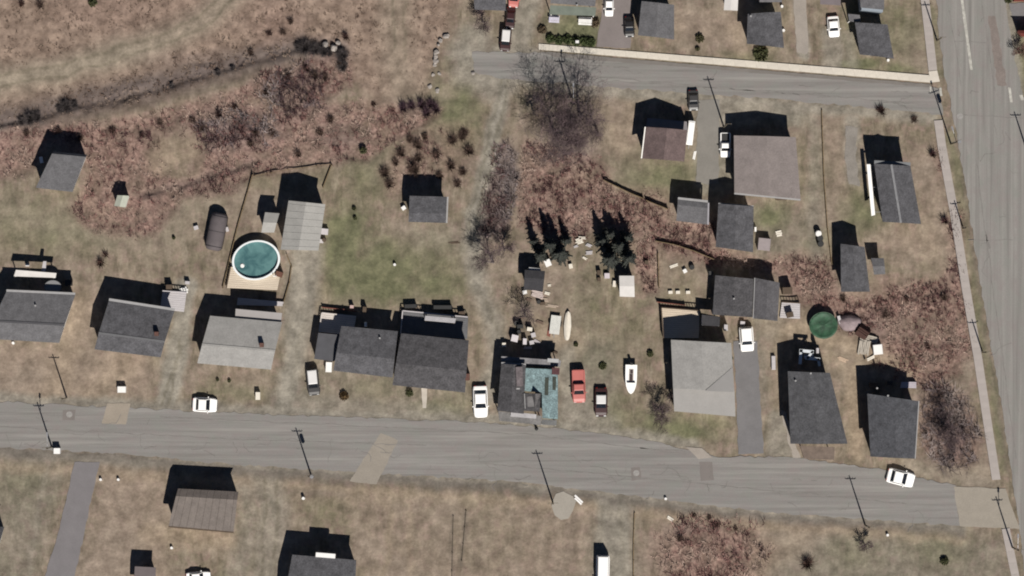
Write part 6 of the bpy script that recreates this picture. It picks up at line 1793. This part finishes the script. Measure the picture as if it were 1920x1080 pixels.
barrel(1297, 501, .35, .5, BLACKP, "dark tub on the fenced lawn right of the white crate")
planks(1085, 938, 1.6, .55, WHITEP, "bright white panel lying beside the grey concrete pad", math.radians(-45), 2, 1, cat="panel", name="loose_panel")
x_, y_, _ = W(569, 934)
solo("ground_marker", MB().tube((x_, y_, -.05), (x_, y_, .7), .24, .2, 10), WHITEP, "small white round marker on the lawn below the western middle pole", "marker", (x_, y_, 0))
for px, py, lab in ((1248, 935, "tiny white marker on the south kerb below the dark manhole patch"), (1664, 1003, "white round marker on the south lawn near the avenue"), (222, 899, "tiny cream marker on the lawn left of the brown house, right one"),
                    (189, 899, "tiny cream marker at the edge of the bottom left driveway"), (740, 496, "tiny white marker in the middle of the lawn"), (322, 1027, "small white marker below the brown metal roofed house"),
                    (1466, 12, "small white box beside the top slate house, upper"), (1469, 57, "small white box beside the dark slate house, lower"), (1665, 113, "small white box before the stepped corner house"), (25, 643, "small white box before the left edge house")):
    x_, y_, _ = W(px, py)
    solo("ground_marker", MB().tube((x_, y_, -.05), (x_, y_, .45), .22, .18, 8), WHITEP, lab, "marker", (x_, y_, 0))
simple_box("storage_box", "storage box", 1250, 936, .3, .3, .3, WHITEP, "x") if False else None
planks(1256, 972, 1.0, .45, CREAM, "cream plank scraps at the north edge of the bottom thicket", -.6, 2, 1)
planks(1302, 292, 1.2, .35, WHITEP, "white plank beside the maroon roofed house", math.radians(80), 2, 1)
x_, y_, _ = W(1006, 804)
solo("fire_hydrant", MB().loft([[(x_ + r * math.cos(a), y_ + r * math.sin(a), z) for a in [2 * math.pi * i / 10 for i in range(10)]] for r, z in ((.25, -.05), (.25, .1), (.17, .12), (.17, .7), (.22, .72), (.2, .85), (.06, .95))]), BLACKP,
     "dark hydrant at the kerb in front of the patchwork house", "hydrant", (x_, y_, 0))
planks(852, 455, 1.6, .3, WOOD_D, "dark plank lying on the lawn below the square cabin", .1, 2, 1)
simple_box("crate", "crate", 757, 390, .55, .5, .6, WHITEP, "white crate at the west wall of the square cabin", .6)
planks(345, 545, 1.0, .9, WHITEP, "white plank heap at the back deck of the slate chimney house", .3, 3, 4)
planks(412, 487, .4, .3, CREAM, "x") if False else None
simple_box("crate", "crate", 368, 427, .6, .5, .5, WOOD_W, "pale crate left of the dark tarp shelter", .3)
simple_box("crate", "crate", 426, 430, .4, .6, .4, WOOD_W, "pale crate right of the dark tarp shelter", .3)
simple_box("crate", "crate", 78, 300, .4, .8, .6, WHITEP, "white crate at the west wall of the lone grey shed", .2)

# tell look-alike bushes apart by their place in the row
ORD = ["westernmost", "second", "third", "fourth", "fifth", "sixth", "seventh", "eighth", "ninth", "tenth", "eleventh", "twelfth", "thirteenth", "fourteenth", "fifteenth", "sixteenth", "seventeenth", "eighteenth", "nineteenth", "twentieth"]
SAME = {}
for o in SC.objects:
    if o.parent is None and o.get("label") and o.get("group"): SAME.setdefault(o["label"], []).append(o)
for lab, os_ in SAME.items():
    if len(os_) < 2: continue
    os_.sort(key=lambda o: o.location.x)
    for k, o in enumerate(os_):
        o["label"] = (ORD[k] if k == 0 else "easternmost" if k == len(os_) - 1 else ORD[k] + " from the west") + " " + lab
